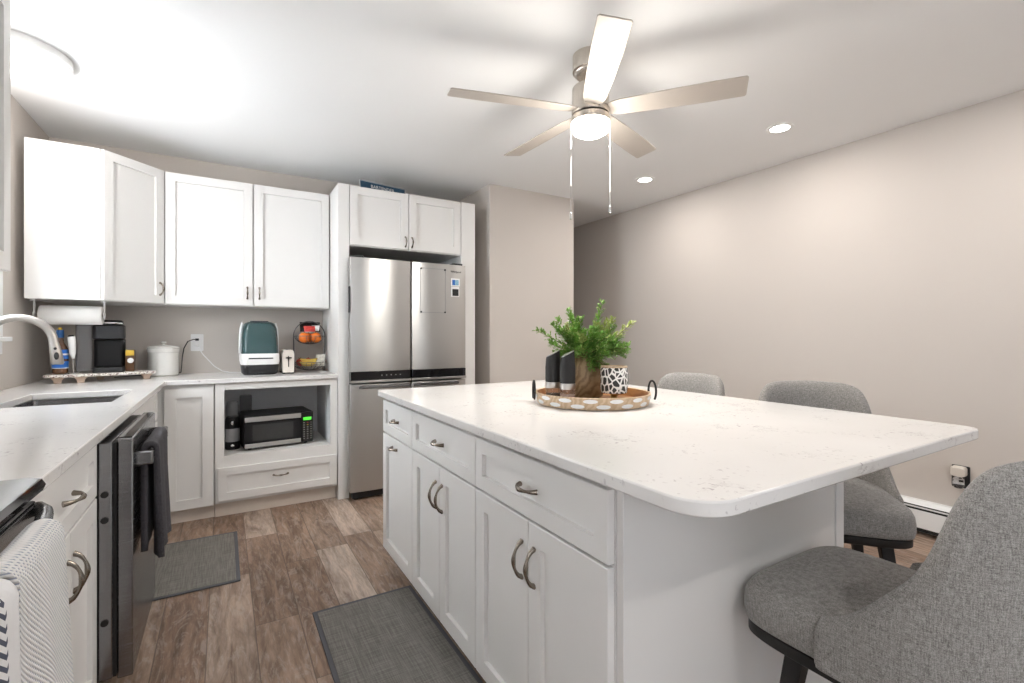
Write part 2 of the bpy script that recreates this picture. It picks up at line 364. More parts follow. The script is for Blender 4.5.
def prism(bm, pts, z0, z1, mi=0):
    loft(bm, [[(x, y, z0) for x, y in pts], [(x, y, z1) for x, y in pts]], mi=mi); return bm
def lathe(bm, cx, cy, prof, n=32, cap0=True, cap1=True, mi=0):
    rings = [[(cx+r*math.cos(2*PI*i/n), cy+r*math.sin(2*PI*i/n), z) for i in range(n)] for r, z in prof]
    loft(bm, rings, cap0=cap0, cap1=cap1, mi=mi); return bm
def tube(bm, pts, r, n=10, caps=True, mi=0, closed=False, flat=1.0):
    pts = [Vector(p) for p in pts]; rs = r if isinstance(r, (list, tuple)) else [r]*len(pts)
    rings = []; up = Vector((0, 0, 1))
    m = len(pts)
    t0 = (pts[1]-pts[0]).normalized()
    nrm = t0.cross(up); nrm = t0.cross(Vector((1, 0, 0))) if nrm.length < .1 else nrm
    nrm.normalize()
    for i, p in enumerate(pts):
        if closed: t = (pts[(i+1) % m]-pts[i-1])
        else: t = pts[min(i+1, m-1)]-pts[max(i-1, 0)]
        t.normalize()
        nrm = (nrm-t*nrm.dot(t)).normalized(); bn = t.cross(nrm)
        rings.append([p+(nrm*math.cos(2*PI*k/n)+bn*math.sin(2*PI*k/n)*flat)*rs[i] for k in range(n)])
    if closed: rings.append(rings[0])
    loft(bm, rings, cap0=caps and not closed, cap1=caps and not closed, mi=mi)
    return bm
def arc(c, r, a0, a1, n, ax1, ax2):
    c, ax1, ax2 = Vector(c), Vector(ax1), Vector(ax2)
    return [c+ax1*r*math.cos(a0+(a1-a0)*i/n)+ax2*r*math.sin(a0+(a1-a0)*i/n) for i in range(n+1)]
def rrect(x0, x1, y0, y1, rs, n=6):
    """rounded rectangle; rs = radii for corners (x0,y0),(x1,y0),(x1,y1),(x0,y1)"""
    if not isinstance(rs, (list, tuple)): rs = [rs]*4
    out = []
    for (cx, cy, sx, sy, a0), r in zip(((x0, y0, 1, 1, PI), (x1, y0, -1, 1, 1.5*PI), (x1, y1, -1, -1, 0), (x0, y1, 1, -1, .5*PI)), rs):
        for i in range(n+1):
            a = a0+PI/2*i/n; out.append((cx+sx*r+r*math.cos(a), cy+sy*r+r*math.sin(a)))
    return out
def sphere(bm, c, r, n=16, m=10, s=(1, 1, 1), mi=0):
    prof = [(max(1e-4, r*math.sin(PI*i/m)), -r*math.cos(PI*i/m)) for i in range(m+1)]
    rings = [[(c[0]+a*s[0]*math.cos(2*PI*k/n), c[1]+a*s[1]*math.sin(2*PI*k/n), c[2]+z*s[2]) for k in range(n)] for a, z in prof]
    loft(bm, rings, mi=mi); return bm
def frame_map(o, u, n):
    """local (a along u, b up, c outward n) -> world"""
    o, u, n = Vector(o), Vector(u).normalized(), Vector(n).normalized()
    return lambda a, b, c: o+u*a+Vector((0, 0, 1))*b+n*c
def shaker(bm, fm, a0, a1, b0, b1, rail=.057, th=.019, rec=.0125):
    """shaker panel: frame with a recessed flat field; front at c=th"""
    ia0, ia1, ib0, ib1 = a0+rail, a1-rail, b0+rail, b1-rail
    P = lambda a, b, c: bm.verts.new(fm(a, b, c))
    e = .002
    def ring(A0, A1, B0, B1, c): return [P(A0, B0, c), P(A1, B0, c), P(A1, B1, c), P(A0, B1, c)]
    rr = [ring(a0, a1, b0, b1, 0), ring(a0, a1, b0, b1, th-e), ring(a0+e, a1-e, b0+e, b1-e, th),
          ring(ia0, ia1, ib0, ib1, th), ring(ia0+.0012, ia1-.0012, ib0+.0012, ib1-.0012, th-rec)]
    for x, y in zip(rr, rr[1:]):
        for i in range(4): bm.faces.new([x[i], x[(i+1) % 4], y[(i+1) % 4], y[i]])
    bm.faces.new(rr[0][::-1]); bm.faces.new(rr[-1])
    return bm
def pull(bm, fm, a, b, L, c0=.019, vertical=True, r=.0052, h=.028):
    """arched bar pull"""
    pts = []; n = 14; rs = []
    for i in range(n+1):
        t = i/n; s = (t-.5)*L; d = c0+h*math.sin(PI*t)**.6 if 0 < t < 1 else c0-.001
        pts.append(fm(a, b+s, d) if vertical else fm(a+s, b, d))
        rs.append(r*(.8+.45*math.cos(PI*(t-.5)*2)**2) if 0 < t < 1 else r*1.5)
    tube(bm, pts, rs, 8)
    return bm
def text_obj(name, txt, size, origin, ux, uy, m, parent, depth=.0006, align='CENTER'):
    cu = bpy.data.curves.new(name+'_c', 'FONT'); cu.body = txt; cu.size = size; cu.extrude = depth; cu.align_x = align; cu.align_y = 'CENTER'
    t = bpy.data.objects.new(name+'_c', cu); C.objects.link(t); bpy.context.view_layer.update()
    me = bpy.data.meshes.new_from_object(t.evaluated_get(bpy.context.evaluated_depsgraph_get())); me.name = name
    bpy.data.objects.remove(t); bpy.data.curves.remove(cu)
    ux, uy = Vector(ux).normalized(), Vector(uy).normalized(); uz = ux.cross(uy)
    o0 = Vector(origin)-off(parent)
    me.transform(Matrix(((ux.x, uy.x, uz.x, o0.x), (ux.y, uy.y, uz.y, o0.y), (ux.z, uy.z, uz.z, o0.z), (0, 0, 0, 1))))
    me.materials.clear(); me.materials.append(m)
    o = bpy.data.objects.new(name, me); link(o, parent); return o
def struct(name, bm, m, parent=None, bevel=0):
    o = obj(name, bm, m, parent, bevel=bevel)
    if parent is None: o['kind'] = 'structure'
    return o

# ------------------------------------------------------------------ room shell
XL, XR, YB, YR, YE = -.985, 3.63, 4.26, -2.3, 8.0      # left, right, back, rear, corridor end
BX0, BX1, BY = 1.96, 2.872, 3.62                        # closet block beside the fridge
struct('floor', B(XL, XR, YR, YE, -.06, 0), M['floor'])
struct('ceiling', B(XL-.12, XR+.12, YR-.12, YE+.12, CEIL, CEIL+.1), M['ceil'])
WY0, WY1, WZ0, WZ1 = 2.30, 3.38, 1.20, 2.10             # sink window opening
struct('wall_left', cells(NB(), [YR, -2.0, -.3, WY0, WY1, YB+.12], [0, .8, WZ0, WZ1, CEIL], lambda u, v: not (WY0 < u < WY1 and WZ0 < v < WZ1) and not (-2.0 < u < -.3 and .8 < v < WZ1), XL-.12, XL, 'yzx'), M['wall'])
struct('wall_right', B(XR, XR+.12, YR, YE, 0, CEIL), M['wall'])
struct('wall_back', B(XL, BX0, YB, YB+.12, 0, CEIL), M['wall'])
struct('wall_closet', B(BX0, BX1, BY, YE, 0, CEIL), M['wall'])
struct('wall_far', B(BX1, XR, YE, YE+.12, 0, CEIL), M['wall'])
RX0, RX1, RZ = -.2, 3.0, 2.2
struct('wall_rear', cells(NB(), [XL-.12, RX0, RX1, XR+.12], [0, RZ, CEIL], lambda u, v: not (RX0 < u < RX1 and v < RZ), YR-.12, YR, 'xzy'), M['wall'])
# unseen patio door, added to let daylight in from behind the camera
pd = bpy.data.objects.new('added_patio_door', None); C.objects.link(pd); pd['kind'] = 'structure'
bm = NB()
cells(bm, [RX0, RX0+.07, 1.36, 1.44, RX1-.07, RX1], [0, .08, RZ-.07, RZ], lambda u, v: u < RX0+.07 or u > RX1-.07 or 1.36 < u < 1.44 or v < .08 or v > RZ-.07, YR-.09, YR-.03, 'xzy')
struct('door_frame', bm, M['trim'], pd)
for xa, xb in ((RX0+.07, 1.36), (1.44, RX1-.07)): struct('glass_pane', B(xa, xb, YR-.065, YR-.059, .08, RZ-.07), M['pane'], pd)
# sink window
wn = bpy.data.objects.new('window_1', None); C.objects.link(wn); wn['kind'] = 'structure'
mid = (WZ0+WZ1)/2
struct('window_frame', cells(NB(), [WY0, WY0+.045, WY1-.045, WY1], [WZ0, WZ0+.045, mid-.02, mid+.02, WZ1-.045, WZ1],
       lambda u, v: u < WY0+.045 or u > WY1-.045 or v < WZ0+.045 or v > WZ1-.045 or abs(v-mid) < .02, XL-.10, XL-.05, 'yzx'), M['trim'], wn)
struct('glass_pane', B(XL-.078, XL-.072, WY0+.045, WY1-.045, WZ0+.045, WZ1-.045), M['pane'], wn)
struct('window_casing', cells(NB(), [WY0-.065, WY0, WY1, WY1+.065], [WZ0-.01, WZ0, WZ1, WZ1+.065], lambda u, v: not (WY0 < u < WY1 and v < WZ1), XL, XL+.016, 'yzx'), M['trim'], wn, bevel=.002)
struct('window_sill', B(XL-.045, XL+.045, WY0-.09, WY1+.09, WZ0-.035, WZ0-.011), M['trim'], wn, bevel=.004)
struct('window_apron', B(XL, XL+.014, WY0-.065, WY1+.065, WZ0-.10, WZ0-.036), M['trim'], wn, bevel=.002)
w2 = bpy.data.objects.new('added_side_window', None); C.objects.link(w2); w2['kind'] = 'structure'  # unseen side window, added to bring in daylight from the left
struct('window_frame', cells(NB(), [-1.999, -1.95, -1.17, -1.13, -.35, -.301], [.801, .85, WZ1-.05, WZ1-.001], lambda u, v: u < -1.95 or u > -.35 or -1.17 < u < -1.13 or v < .85 or v > WZ1-.05, XL-.10, XL-.05, 'yzx'), M['trim'], w2)
struct('glass_pane', B(XL-.078, XL-.072, -1.95, -.35, .85, WZ1-.05), M['pane'], w2)
struct('window_casing', cells(NB(), [-2.06, -2.0, -.3, -.24], [.74, .8, WZ1, WZ1+.06], lambda u, v: not (-2.0 < u < -.3 and .8 < v < WZ1), XL, XL+.016, 'yzx'), M['trim'], w2, bevel=.002)
struct('baseboard_closet', B(BX0+.002, BX1, BY-.014, BY, 0, .09), M['trim'], bevel=.003)

# ------------------------------------------------------------------ baseboard heater
hx = XR-.07
t = thing('baseboard_heater', 'long white hydronic baseboard heater along the foot of the right wall', 'heater', (XR-.035, 2.0, 0))
HY0, HY1 = -.4, 6.2
bm = NB()
loft(bm, [[(x, y, z) for x, z in ((XR-.002, .20), (XR-.045, .20), (XR-.062, .185), (XR-.066, .178), (XR-.060, .180), (XR-.044, .190), (XR-.004, .190), (XR-.004, .02), (XR-.002, .02))] for y in (HY0, HY1)])
obj('back_panel', bm, M['trim'], t)
obj('front_panel', B(hx, hx+.004, HY0, HY1, .045, .150), M['trim'], t, bevel=.001)
obj('damper', B(hx+.006, hx+.010, HY0, HY1, .161, .169), M['trim'], t)
bm = NB(); box(bm, hx+.012, XR-.008, HY0, HY1, .022, .186); obj('shade_core', bm, M['dark'], t)  # black block paints the shade in the slot and below the front panel
for y in (HY0, HY1): obj('end_cap', B(hx-.002, XR-.001, y-.03, y+.03, .0, .203), M['trim'], t, bevel=.003)

# ------------------------------------------------------------------ cabinets
RX = (1, 0, 0)
def base_carcass(parent, x0, x1, y0, y1, z0=.10, z1=.883): return obj('body', B(x0, x1, y0, y1, z0, z1), M['white'], parent, bevel=.001)
def door(parent, fm, a0, a1, b0, b1, handle=None, kind='door', rail=.057, L=.10):
    g = .0015
    d = obj(kind, shaker(NB(), fm, a0+g, a1-g, b0+g, b1-g, rail), M['white'], parent, 20)
    if handle:
        a, b, vert = handle
        obj('handle', pull(NB(), fm, a, b, L, vertical=vert), M['pull'], d, 60, label='satin nickel arched pull')
    return d

# island : fronts on the plane X=.72 looking towards -X ; a runs along +Y
fi = frame_map((.719, 0, 0), (0, 1, 0), (-1, 0, 0))
IX1 = 1.32
isl = []
specs = [
 ('base_cabinet', 'narrow white island cabinet nearest the refrigerator, one drawer over one pull-out door', 2.002, 2.444),
 ('base_cabinet', 'middle of the three white island cabinets, drawer over a pair of narrow doors', 1.392, 2.000),
 ('base_cabinet', 'widest white island cabinet, nearest the camera beside the plain end panel', .765, 1.390)]
for k, (nm, lb, ya, yb) in enumerate(specs):
    t = thing(nm, lb, 'cabinet', (1.02, (ya+yb)/2, 0), 'island base cabinets')
    base_carcass(t, .72, IX1, ya, yb)
    obj('toe_kick', B(.79, IX1, ya, yb, 0, .10), M['white'], t)
    ym = (ya+yb)/2
    dz0, dz1 = (.705, .868)
    door(t, fi, ya, yb, dz0, dz1, (ym, .787, False), 'drawer', .045, .085 if k else .07)
    if k == 0: door(t, fi, ya, yb, .112, .700, (ym+.02, .655, False), L=.07)
    else:
        hz = .585
        door(t, fi, ym, yb, .112, .700, (ym+.030, hz, True))
        door(t, fi, ya, ym, .112, .700, (ym-.030, hz, True))
t = tag(obj('end_panel', B(.722, 1.60, .742, .763, 0, .883), M['white'], bevel=.001, base=(1.16, .752, 0)), 'plain white panel closing the near end of the island under the overhang', 'panel')
t = tag(obj('corner_post', B(1.6015, 1.648, .738, .785, 0, .883), M['white'], bevel=.002, base=(1.625, .76, 0)), 'slim white post at the seating side corner of the island base', 'post')
t = tag(obj('back_panel', B(1.322, 1.60, .765, 2.444, 0, .883), M['white'], bevel=.001, base=(1.46, 1.6, 0)), 'white panelled seating side of the island base behind its cabinets', 'panel')
bm = NB(); prism(bm, rrect(.676, 1.993, .507, 2.478, [.085, .055, .03, .03], 8), .884, .914)
tag(obj('island_worktop', bm, M['quartz'], bevel=.004, base=(1.33, 1.5, .884)), 'large white quartz island worktop with faint grey veins and rounded corners', 'countertop')

# left run : fronts on plane X=-.336 looking +X
fl = frame_map((-.354, 0, 0), (0, 1, 0), (1, 0, 0))
t = thing('base_cabinet', 'white shaker base cabinet between the range and the dishwasher, drawer over two doors', 'cabinet', (-.66, 1.67, 0))
base_carcass(t, XL+.003, -.355, 1.312, 1.925); obj('toe_kick', B(XL+.003, -.42, 1.312, 1.925, 0, .10), M['white'], t)
door(t, fl, 1.312, 1.925, .700, .868, (1.612, .785, False), 'drawer', .045, .10)
door(t, fl, 1.312, 1.625, .112, .696, (1.595, .58, True)); door(t, fl, 1.625, 1.925, .112, .696, (1.655, .58, True))
t = thing('sink_base_cabinet', 'white shaker sink cabinet in the inner corner beyond the dishwasher', 'cabinet', (-.66, 3.1, 0))
base_carcass(t, XL+.003, -.355, 2.545, 3.62, .10, .70); obj('toe_kick', B(XL+.003, -.42, 2.545, 3.62, 0, .10), M['white'], t)
obj('front_rail', B(-.375, -.355, 2.545, 3.62, .7015, .883), M['white'], t)
obj('false_drawer', shaker(NB(), fl, 2.55, 3.49, .705, .868, .045), M['white'], t, 20)
door(t, fl, 2.55, 3.02, .112, .696, (2.99, .585, True)); door(t, fl, 3.02, 3.49, .112, .696, (3.05, .585, True))

# back run : fronts on plane Y=3.64 looking -Y
fb = frame_map((0, 3.659, 0), RX, (0, -1, 0))
t = thing('corner_base_cabinet', 'white shaker corner base cabinet with a single tall door, left of the microwave shelf', 'cabinet', (-.65, 3.94, 0))
base_carcass(t, XL+.003, -.052, 3.66, YB-.003); obj('toe_kick', B(XL+.003, -.052, 3.71, YB-.003, 0, .10), M['toe'], t, label='pale bare toe board')
door(t, fb, -.318, -.056, .095, .862, None, rail=.06)
# shelf cabinet
SX0, SX1 = -.049, .708; OX0, OX1, OZ0, OZ1 = .003, .662, .405, .838
t = thing('microwave_cabinet', 'white base cabinet with open microwave niche over one wide drawer', 'cabinet', (.33, 3.94, 0))
bm = NB()
cells(bm, [SX0, OX0, OX1, SX1], [.10, OZ0, OZ1, .883], lambda u, v: not (OX0 < u < OX1 and OZ0 < v < OZ1), 3.645, 3.664, 'xzy')
obj('face_frame', bm, M['white'], t, bevel=.001)
bm = NB(); box(bm, SX0, OX0-.001, 3.665, 4.22, .10, .883); box(bm, OX1+.001, SX1, 3.665, 4.22, .10, .883)
box(bm, OX0, OX1, 3.665, 4.22, OZ1+.003, .883); box(bm, OX0, OX1, 4.221, 4.24, .10, .883)
obj('niche_liner', bm, M['inside'], t)
obj('shelf', B(OX0, OX1, 3.6645, 4.22, OZ0-.02, OZ0), M['white'], t)
obj('lower_box', B(OX0, OX1, 3.665, 4.22, .10, OZ0-.021), M['white'], t)
door(t, frame_map((0, 3.644, 0), RX, (0, -1, 0)), -.035, .703, .118, .335, (.335, .245, False), 'drawer', .05, .09)
obj('toe_kick', B(SX0, SX1, 3.70, 4.22, 0, .10), M['toe'], t, label='pale bare toe board')

# L shaped worktop with sink cut-out
SKX0, SKX1, SKY0, SKY1 = -.79, -.41, 2.62, 3.16
ins = lambda x, y: (x < -.31 or y > 3.626) and not (SKX0 < x < SKX1 and SKY0 < y < SKY1)
bm = cells(NB(), [XL+.002, SKX0, SKX1, -.31, .709], [1.306, SKY0, SKY1, 3.626, YB-.002], ins, .884, .914, 'xyz')
tag(obj('worktop', bm, M['quartz'], bevel=.003, base=(-.6, 3.9, .884)), 'L-shaped white quartz worktop running from the range round the corner to the refrigerator', 'countertop')
bm = NB()
pts0 = rrect(SKX0+.003, SKX1-.003, SKY0+.003, SKY1-.003, .02, 4); pts1 = rrect(SKX0+.0, SKX1-.0, SKY0+.0, SKY1-.0, .02, 4)
inr = rrect(SKX0+.012, SKX1-.012, SKY0+.012, SKY1-.012, .03, 4)
loft(bm, [[(x, y, .8825) for x, y in pts1], [(x, y, .8825) for x, y in pts0], [(x, y, .725) for x, y in inr]], cap0=False)
loft(bm, [[(x, y, .8825) for x, y in pts1], [(x, y, .715) for x, y in pts1]], cap0=False)
t = thing('sink', 'undermount stainless steel sink set into the left worktop', 'sink', (-.6, 2.89, .71))
obj('basin', bm, M['steelh'], t)
bm = NB(); lathe(bm, -.6, 2.89, [(.04, .7255), (.042, .729), (.03, .727), (.005, .7265)], 20); obj('drain', bm, M['chrome'], t)

# ------------------------------------------------------------------ wall cabinets
UZ0, UZ1 = 1.402, 2.293
UY = 3.945
# diagonal corner cabinet
t = thing('corner_wall_cabinet', 'white diagonal corner wall cabinet above the pod coffee maker', 'cabinet', (-.7, 4.0, UZ0))
P = [(-.945, YB-.003), (-.945, 3.65), (-.625, 3.65), (-.348, 3.936), (-.348, YB-.003)]
bm = NB(); prism(bm, P, UZ0, UZ1); obj('body', bm, M['white'], t, bevel=.0015)
p0, p1 = Vector((-.622, 3.650, 0)), Vector((-.350, 3.934, 0)); du = (p1-p0); Ld = du.length
fd = frame_map(p0+Vector((.0007, -.0007, 0)), du, (du.y, -du.x, 0))
door(t, fd, .004, Ld-.004, UZ0+.002, UZ1-.002, (Ld-.035, 1.502, True), rail=.055, L=.08)
# two-door wall cabinet
fu = frame_map((0, UY-.001, 0), RX, (0, -1, 0))
t = thing('wall_cabinet', 'white two-door wall cabinet between the corner cabinet and the refrigerator', 'cabinet', (.18, 4.1, UZ0))
obj('body', B(-.343, .707, UY, YB-.003, UZ0, UZ1), M['white'], t, bevel=.0015)
door(t, fu, -.338, .180, UZ0+.004, UZ1-.002, (.145, 1.50, True), L=.08); door(t, fu, .186, .704, UZ0+.004, UZ1-.002, (.222, 1.50, True), L=.08)
# left near wall cabinet
fw = frame_map((-.611, 0, 0), (0, 1, 0), (1, 0, 0))
t = thing('wall_cabinet', 'white wall cabinet over the range at the left edge, beside the window', 'cabinet', (-.8, 1.8, UZ0))
obj('body', B(XL+.003, -.612, 1.40, 2.17, UZ0, UZ1), M['white'], t, bevel=.0015)
door(t, fw, 1.40, 1.785, UZ0, UZ1, None); door(t, fw, 1.785, 2.17, UZ0, UZ1, None)
# refrigerator surround
tag(obj('refrigerator_side_panel', B(.711, .789, 3.626, YB-.003, 0, 2.305), M['white'], bevel=.0015, base=(.75, 3.9, 0)), 'tall white panel on the left flank of the refrigerator, meeting the worktop', 'panel')
tag(obj('refrigerator_side_panel', B(1.693, 1.821, 3.626, YB-.003, 0, 2.305), M['white'], bevel=.0015, base=(1.75, 3.9, 0)), 'tall white panel on the right flank of the refrigerator, beside the closet wall', 'panel')
t = thing('bridge_cabinet', 'short white two-door cabinet bridging above the refrigerator', 'cabinet', (1.24, 3.95, 1.86))
obj('body', B(.791, 1.691, 3.646, YB-.003, 1.86, 2.303), M['white'], t, bevel=.0015)
fr = frame_map((0, 3.6455, 0), RX, (0, -1, 0))
door(t, fr, .792, 1.241, 1.865, 2.303, (1.215, 1.925, True), L=.075, rail=.06); door(t, fr, 1.242, 1.690, 1.865, 2.303, (1.268, 1.925, True), L=.075, rail=.06)

# framed navy sign lying on top of the bridge cabinet
t = thing('wooden_sign', 'small navy sign with white lettering leaning on top of the bridge cabinet', 'sign', (1.07, 3.83, 2.305))
sg = Matrix.Translation((.90, 3.75, 2.3055)) @ Matrix.Rotation(.17, 4, 'Z') @ Matrix.Rotation(-.20, 4, 'X') @ Matrix.Diagonal((1, 1, 1.18, 1))
def sgb(*a):
    bm = NB(); box(bm, *a); bm.transform(sg); return bm
obj('board', sgb(.006, .386, .002, .012, .004, .078), M['navy'], t)
bm = NB(); cells(bm, [0, .0055, .3865, .392], [0, .0035, .0785, .084], lambda u, v: u < .0055 or u > .3865 or v < .0035 or v > .0785, 0, .014, 'xzy'); bm.transform(sg); obj('frame', bm, M['led'], t)
o_ = sg @ Vector((.19, .0015, .050)); text_obj('lettering', 'BARTENDER', .036, o_, sg.to_3x3() @ Vector((1, 0, 0)), sg.to_3x3() @ Vector((0, 0, 1)), M['plastic'], t)

# ------------------------------------------------------------------ refrigerator
FX0, FX1, FY, FS = .797, 1.688, 3.53, 1.232
t = thing('refrigerator', 'stainless steel four-door refrigerator with black trim band', 'refrigerator', (1.24, 3.9, 0))
obj('body', B(FX0+.004, FX1-.004, FY+.075, YB-.04, .03, 1.745), M['char'], t, bevel=.003)
def fdoor(x0, x1, z0, z1, nm='door'): 
    bm = NB(); n = 16
    pts = [(x0, FY+.07), (x0, FY+.020)]+[(x0+.004+(x1-x0-.008)*i/n, FY+.012*abs(2*i/n-1)**2.6) for i in range(n+1)]+[(x1, FY+.020), (x1, FY+.07)]
    prism(bm, pts, z0, z1)
    return obj(nm, bm, M['steel'], t, bevel=.002)
for x0, x1, hs in ((FX0-.020, FS-.003, 1), (FS+.003, FX1+.006, -1)):
    d = fdoor(x0, x1, .932, 1.762)
    obj('trim_band', B(x0+.004, x1-.004, FY+.004, FY+.06, .868, .931), M['blackg'], d, bevel=.002, label='glossy black trim band')
    obj('bottom_trim', B(x0, x1, FY-.001, FY+.06, .850, .867), M['steel'], d, bevel=.002)
    d = fdoor(x0, x1, .06, .838, 'freezer_door')
    hx0, hx1 = (x0+.06, x1-.01) if hs > 0 else (x0+.01, x1-.07)
    obj('handle_lip', B(hx0, hx1, FY-.012, FY-.001, .808, .832), M['steelh'], d, bevel=.003)
    if hs > 0:
        for i in range(5): obj('indicator', B(1.0+i*.035, 1.008+i*.035, FY+.001, FY+.0038, .898, .903), M['led'], d)
obj('kick_grille', B(FX0, FX1, FY+.02, FY+.07, .012, .055), M['blackm'], t)
for x in (FX0+.03, FX1-.03): obj('foot', lathe(NB(), x, FY+.05, [(.018, 0), (.018, .012)], 16), M['black'], t)
obj('hinge_cover', B(FX0+.0, FX0+.09, FY+.06, FY+.16, 1.763, 1.785), M['char'], t, bevel=.004)
obj('hinge_cover', B(FX1-.09, FX1, FY+.06, FY+.16, 1.763, 1.785), M['char'], t, bevel=.004)
text_obj('brand_mark', 'Whirlpool', .022, (1.60, FY-.0005, 1.706), RX, (0, 0, 1), M['char'], t)
# clear sheet stuck by four corner magnets
tag(obj('acrylic_board', cells(NB(), [1.300, 1.3025, 1.5075, 1.510], [1.372, 1.376, 1.716, 1.720], lambda u, v: u < 1.3025 or u > 1.5075 or v < 1.376 or v > 1.716, FY-.004, FY-.001, 'xzy'), M['grey'], base=(1.4, FY-.002, 1.5)), 'clear thin-edged memo board held on the right refrigerator door', 'memo board')
for i, (x, z, l) in enumerate(((1.306, 1.714, 'upper left'), (1.504, 1.714, 'upper right'), (1.306, 1.378, 'lower left'), (1.504, 1.378, 'lower right'))):
    bm = NB(); loft(bm, [[(x+.007*math.cos(a*PI/8), y, z+.007*math.sin(a*PI/8)) for a in range(16)] for y in (FY-.009, FY-.0045)])
    tag(obj('magnet', bm, M['char'], base=(x, FY-.007, z)), 'tiny dark round magnet at the %s corner of the memo board' % l, 'magnet', 'memo board magnets')
bm = NB(); box(bm, 1.556, 1.632, FY-.006, FY-.001, 1.590, 1.652); box(bm, 1.566, 1.590, FY-.0075, FY-.006, 1.598, 1.640, 1); box(bm, 1.590, 1.622, FY-.0075, FY-.006, 1.598, 1.640, 2)
tag(obj('photo_magnet', bm, [M['plastic'], M['blue'], M['photo']], base=(1.572, FY-.003, 1.59)), 'white and colourful photo magnet, the upper of two on the right refrigerator door', 'magnet')
bm = NB(); box(bm, 1.558, 1.628, FY-.005, FY-.001, 1.505, 1.586); box(bm, 1.568, 1.618, FY-.014, FY-.005, 1.512, 1.566, 1)
tag(obj('clip_magnet', bm, [M['plastic'], M['char']], base=(1.572, FY-.003, 1.505)), 'dark clip magnet, the lower of two on the right refrigerator door', 'magnet')
bm = NB(); box(bm, FX0-.026, FX0-.0205, FY+.008, FY+.05, 1.36, 1.55)
tag(obj('magnetic_strip', bm, M['black'], bevel=.002, base=(FX0-.023, FY+.03, 1.36)), 'black magnetic strip on the left edge of the refrigerator door', 'magnet')

# ------------------------------------------------------------------ dishwasher
t = thing('dishwasher', 'stainless steel dishwasher standing slightly proud of the cabinets, towel on its handle', 'dishwasher', (-.62, 2.235, 0))
obj('tub', B(XL+.05, -.335, 1.934, 2.538, .10, .868), M['char'], t, bevel=.002)
bm = NB(); box(bm, -.334, -.300, 1.930, 2.542, .12, .862); fr_ = obj('tub_flange', bm, M['steelh'], t, bevel=.003)
for z in (.70, .62, .30):
    bm = NB(); loft(bm, [[(-.318+.010*math.cos(a*PI/6), y, z+.010*math.sin(a*PI/6)) for a in range(12)] for y in (1.9265, 1.9305)]); obj('rubber_plug', bm, M['blackm'], fr_)
obj('door_core', B(-.2995, -.291, 1.940, 2.532, .12, .858), M['blackm'], t)
dd = obj('door', B(-.290, -.250, 1.946, 2.530, .105, .868), M['steelh'], t, bevel=.004)
obj('control_strip', B(-.288, -.254, 1.955, 2.52, .8685, .872), M['blackg'], dd)
hz = .790
pts = [(-.2505, 2.00, hz), (-.225, 2.00, hz), (-.214, 2.012, hz), (-.212, 2.06, hz), (-.212, 2.42, hz), (-.214, 2.468, hz), (-.225, 2.48, hz), (-.2505, 2.48, hz)]
bm = NB(); loft(bm, [[(x-.0, y, z+dz) for dz in (0,)] for x, y, z in pts], cap0=False, cap1=False) if False else None
outer = [(-.2505, 1.985), (-.205, 1.985), (-.202, 2.0), (-.202, 2.48), (-.205, 2.495), (-.2505, 2.495)]
innr = [(-.2505, 2.003), (-.222, 2.003), (-.217, 2.010), (-.217, 2.470), (-.222, 2.477), (-.2505, 2.477)]
bm = NB(); prism(bm, outer+innr[::-1], hz-.022, hz+.022); obj('handle', bm, M['steelh'], dd, bevel=.004)
obj('kick_plate', B(-.40, -.38, 1.94, 2.535, .005, .098), M['blackm'], t)

def draped(name, mat_, label, cat, xin, xout, ya, yb, ztop, zin, zout, th=.006, waves=2.2, amp=.006, flare=.0, ny=26, seed=1):
    """towel hung over a rail running along Y: inner fall near xin, outer fall near xout"""
    rnd = random.Random(seed); ph = rnd.random()*6
    xc = (xin+xout)/2; r = abs(xout-xin)/2; s = 1 if xout > xin else -1
    path = []
    n1 = 12
    for i in range(n1): path.append((xin, zin+(ztop-r-zin)*i/n1, 0))
    for i in range(9): a = PI-PI*i/8; path.append((xc+s*r*math.cos(a), ztop-r+r*math.sin(a), 0))
    for i in range(1, n1+1): path.append((xout, ztop-r+(zout-ztop+r)*i/n1, i/n1))
    bm = NB(); grid = []
    for k, (x, z, d) in enumerate(path):
        row = []
        for j in range(ny+1):
            v = j/ny; dd_ = d if d > 0 else max(0, (ztop-r-z))*2*0
            w_ = amp*(.15+d)*math.sin(v*waves*2*PI+ph+.8*math.sin(v*3))
            y = ya+(yb-ya)*v+v*v*flare*d
            row.append((x+s*(w_+amp*(.2+d)), y, z-(.006*math.sin(v*7+ph) if k in (0, len(path)-1) else 0)))
        grid.append(row)
    vs = [[bm.verts.new(p) for p in r_] for r_ in grid]
    for a in range(len(vs)-1):
        for b_ in range(ny): bm.faces.new([vs[a][b_], vs[a][b_+1], vs[a+1][b_+1], vs[a+1][b_]])
    o = obj(name, bm, mat_, None, 60, base=(xc, (ya+yb)/2, min(zin, zout)))
    so = o.modifiers.new('solid', 'SOLIDIFY'); so.thickness = th; so.offset = 0
    tag(o, label, cat); return o
draped('dish_towel', M['towelg'], 'charcoal grey towel hanging from the dishwasher handle', 'towel', -.234, -.202, 2.03, 2.34, .826, .47, .44, .018, 2.6, .008, .03, seed=3)

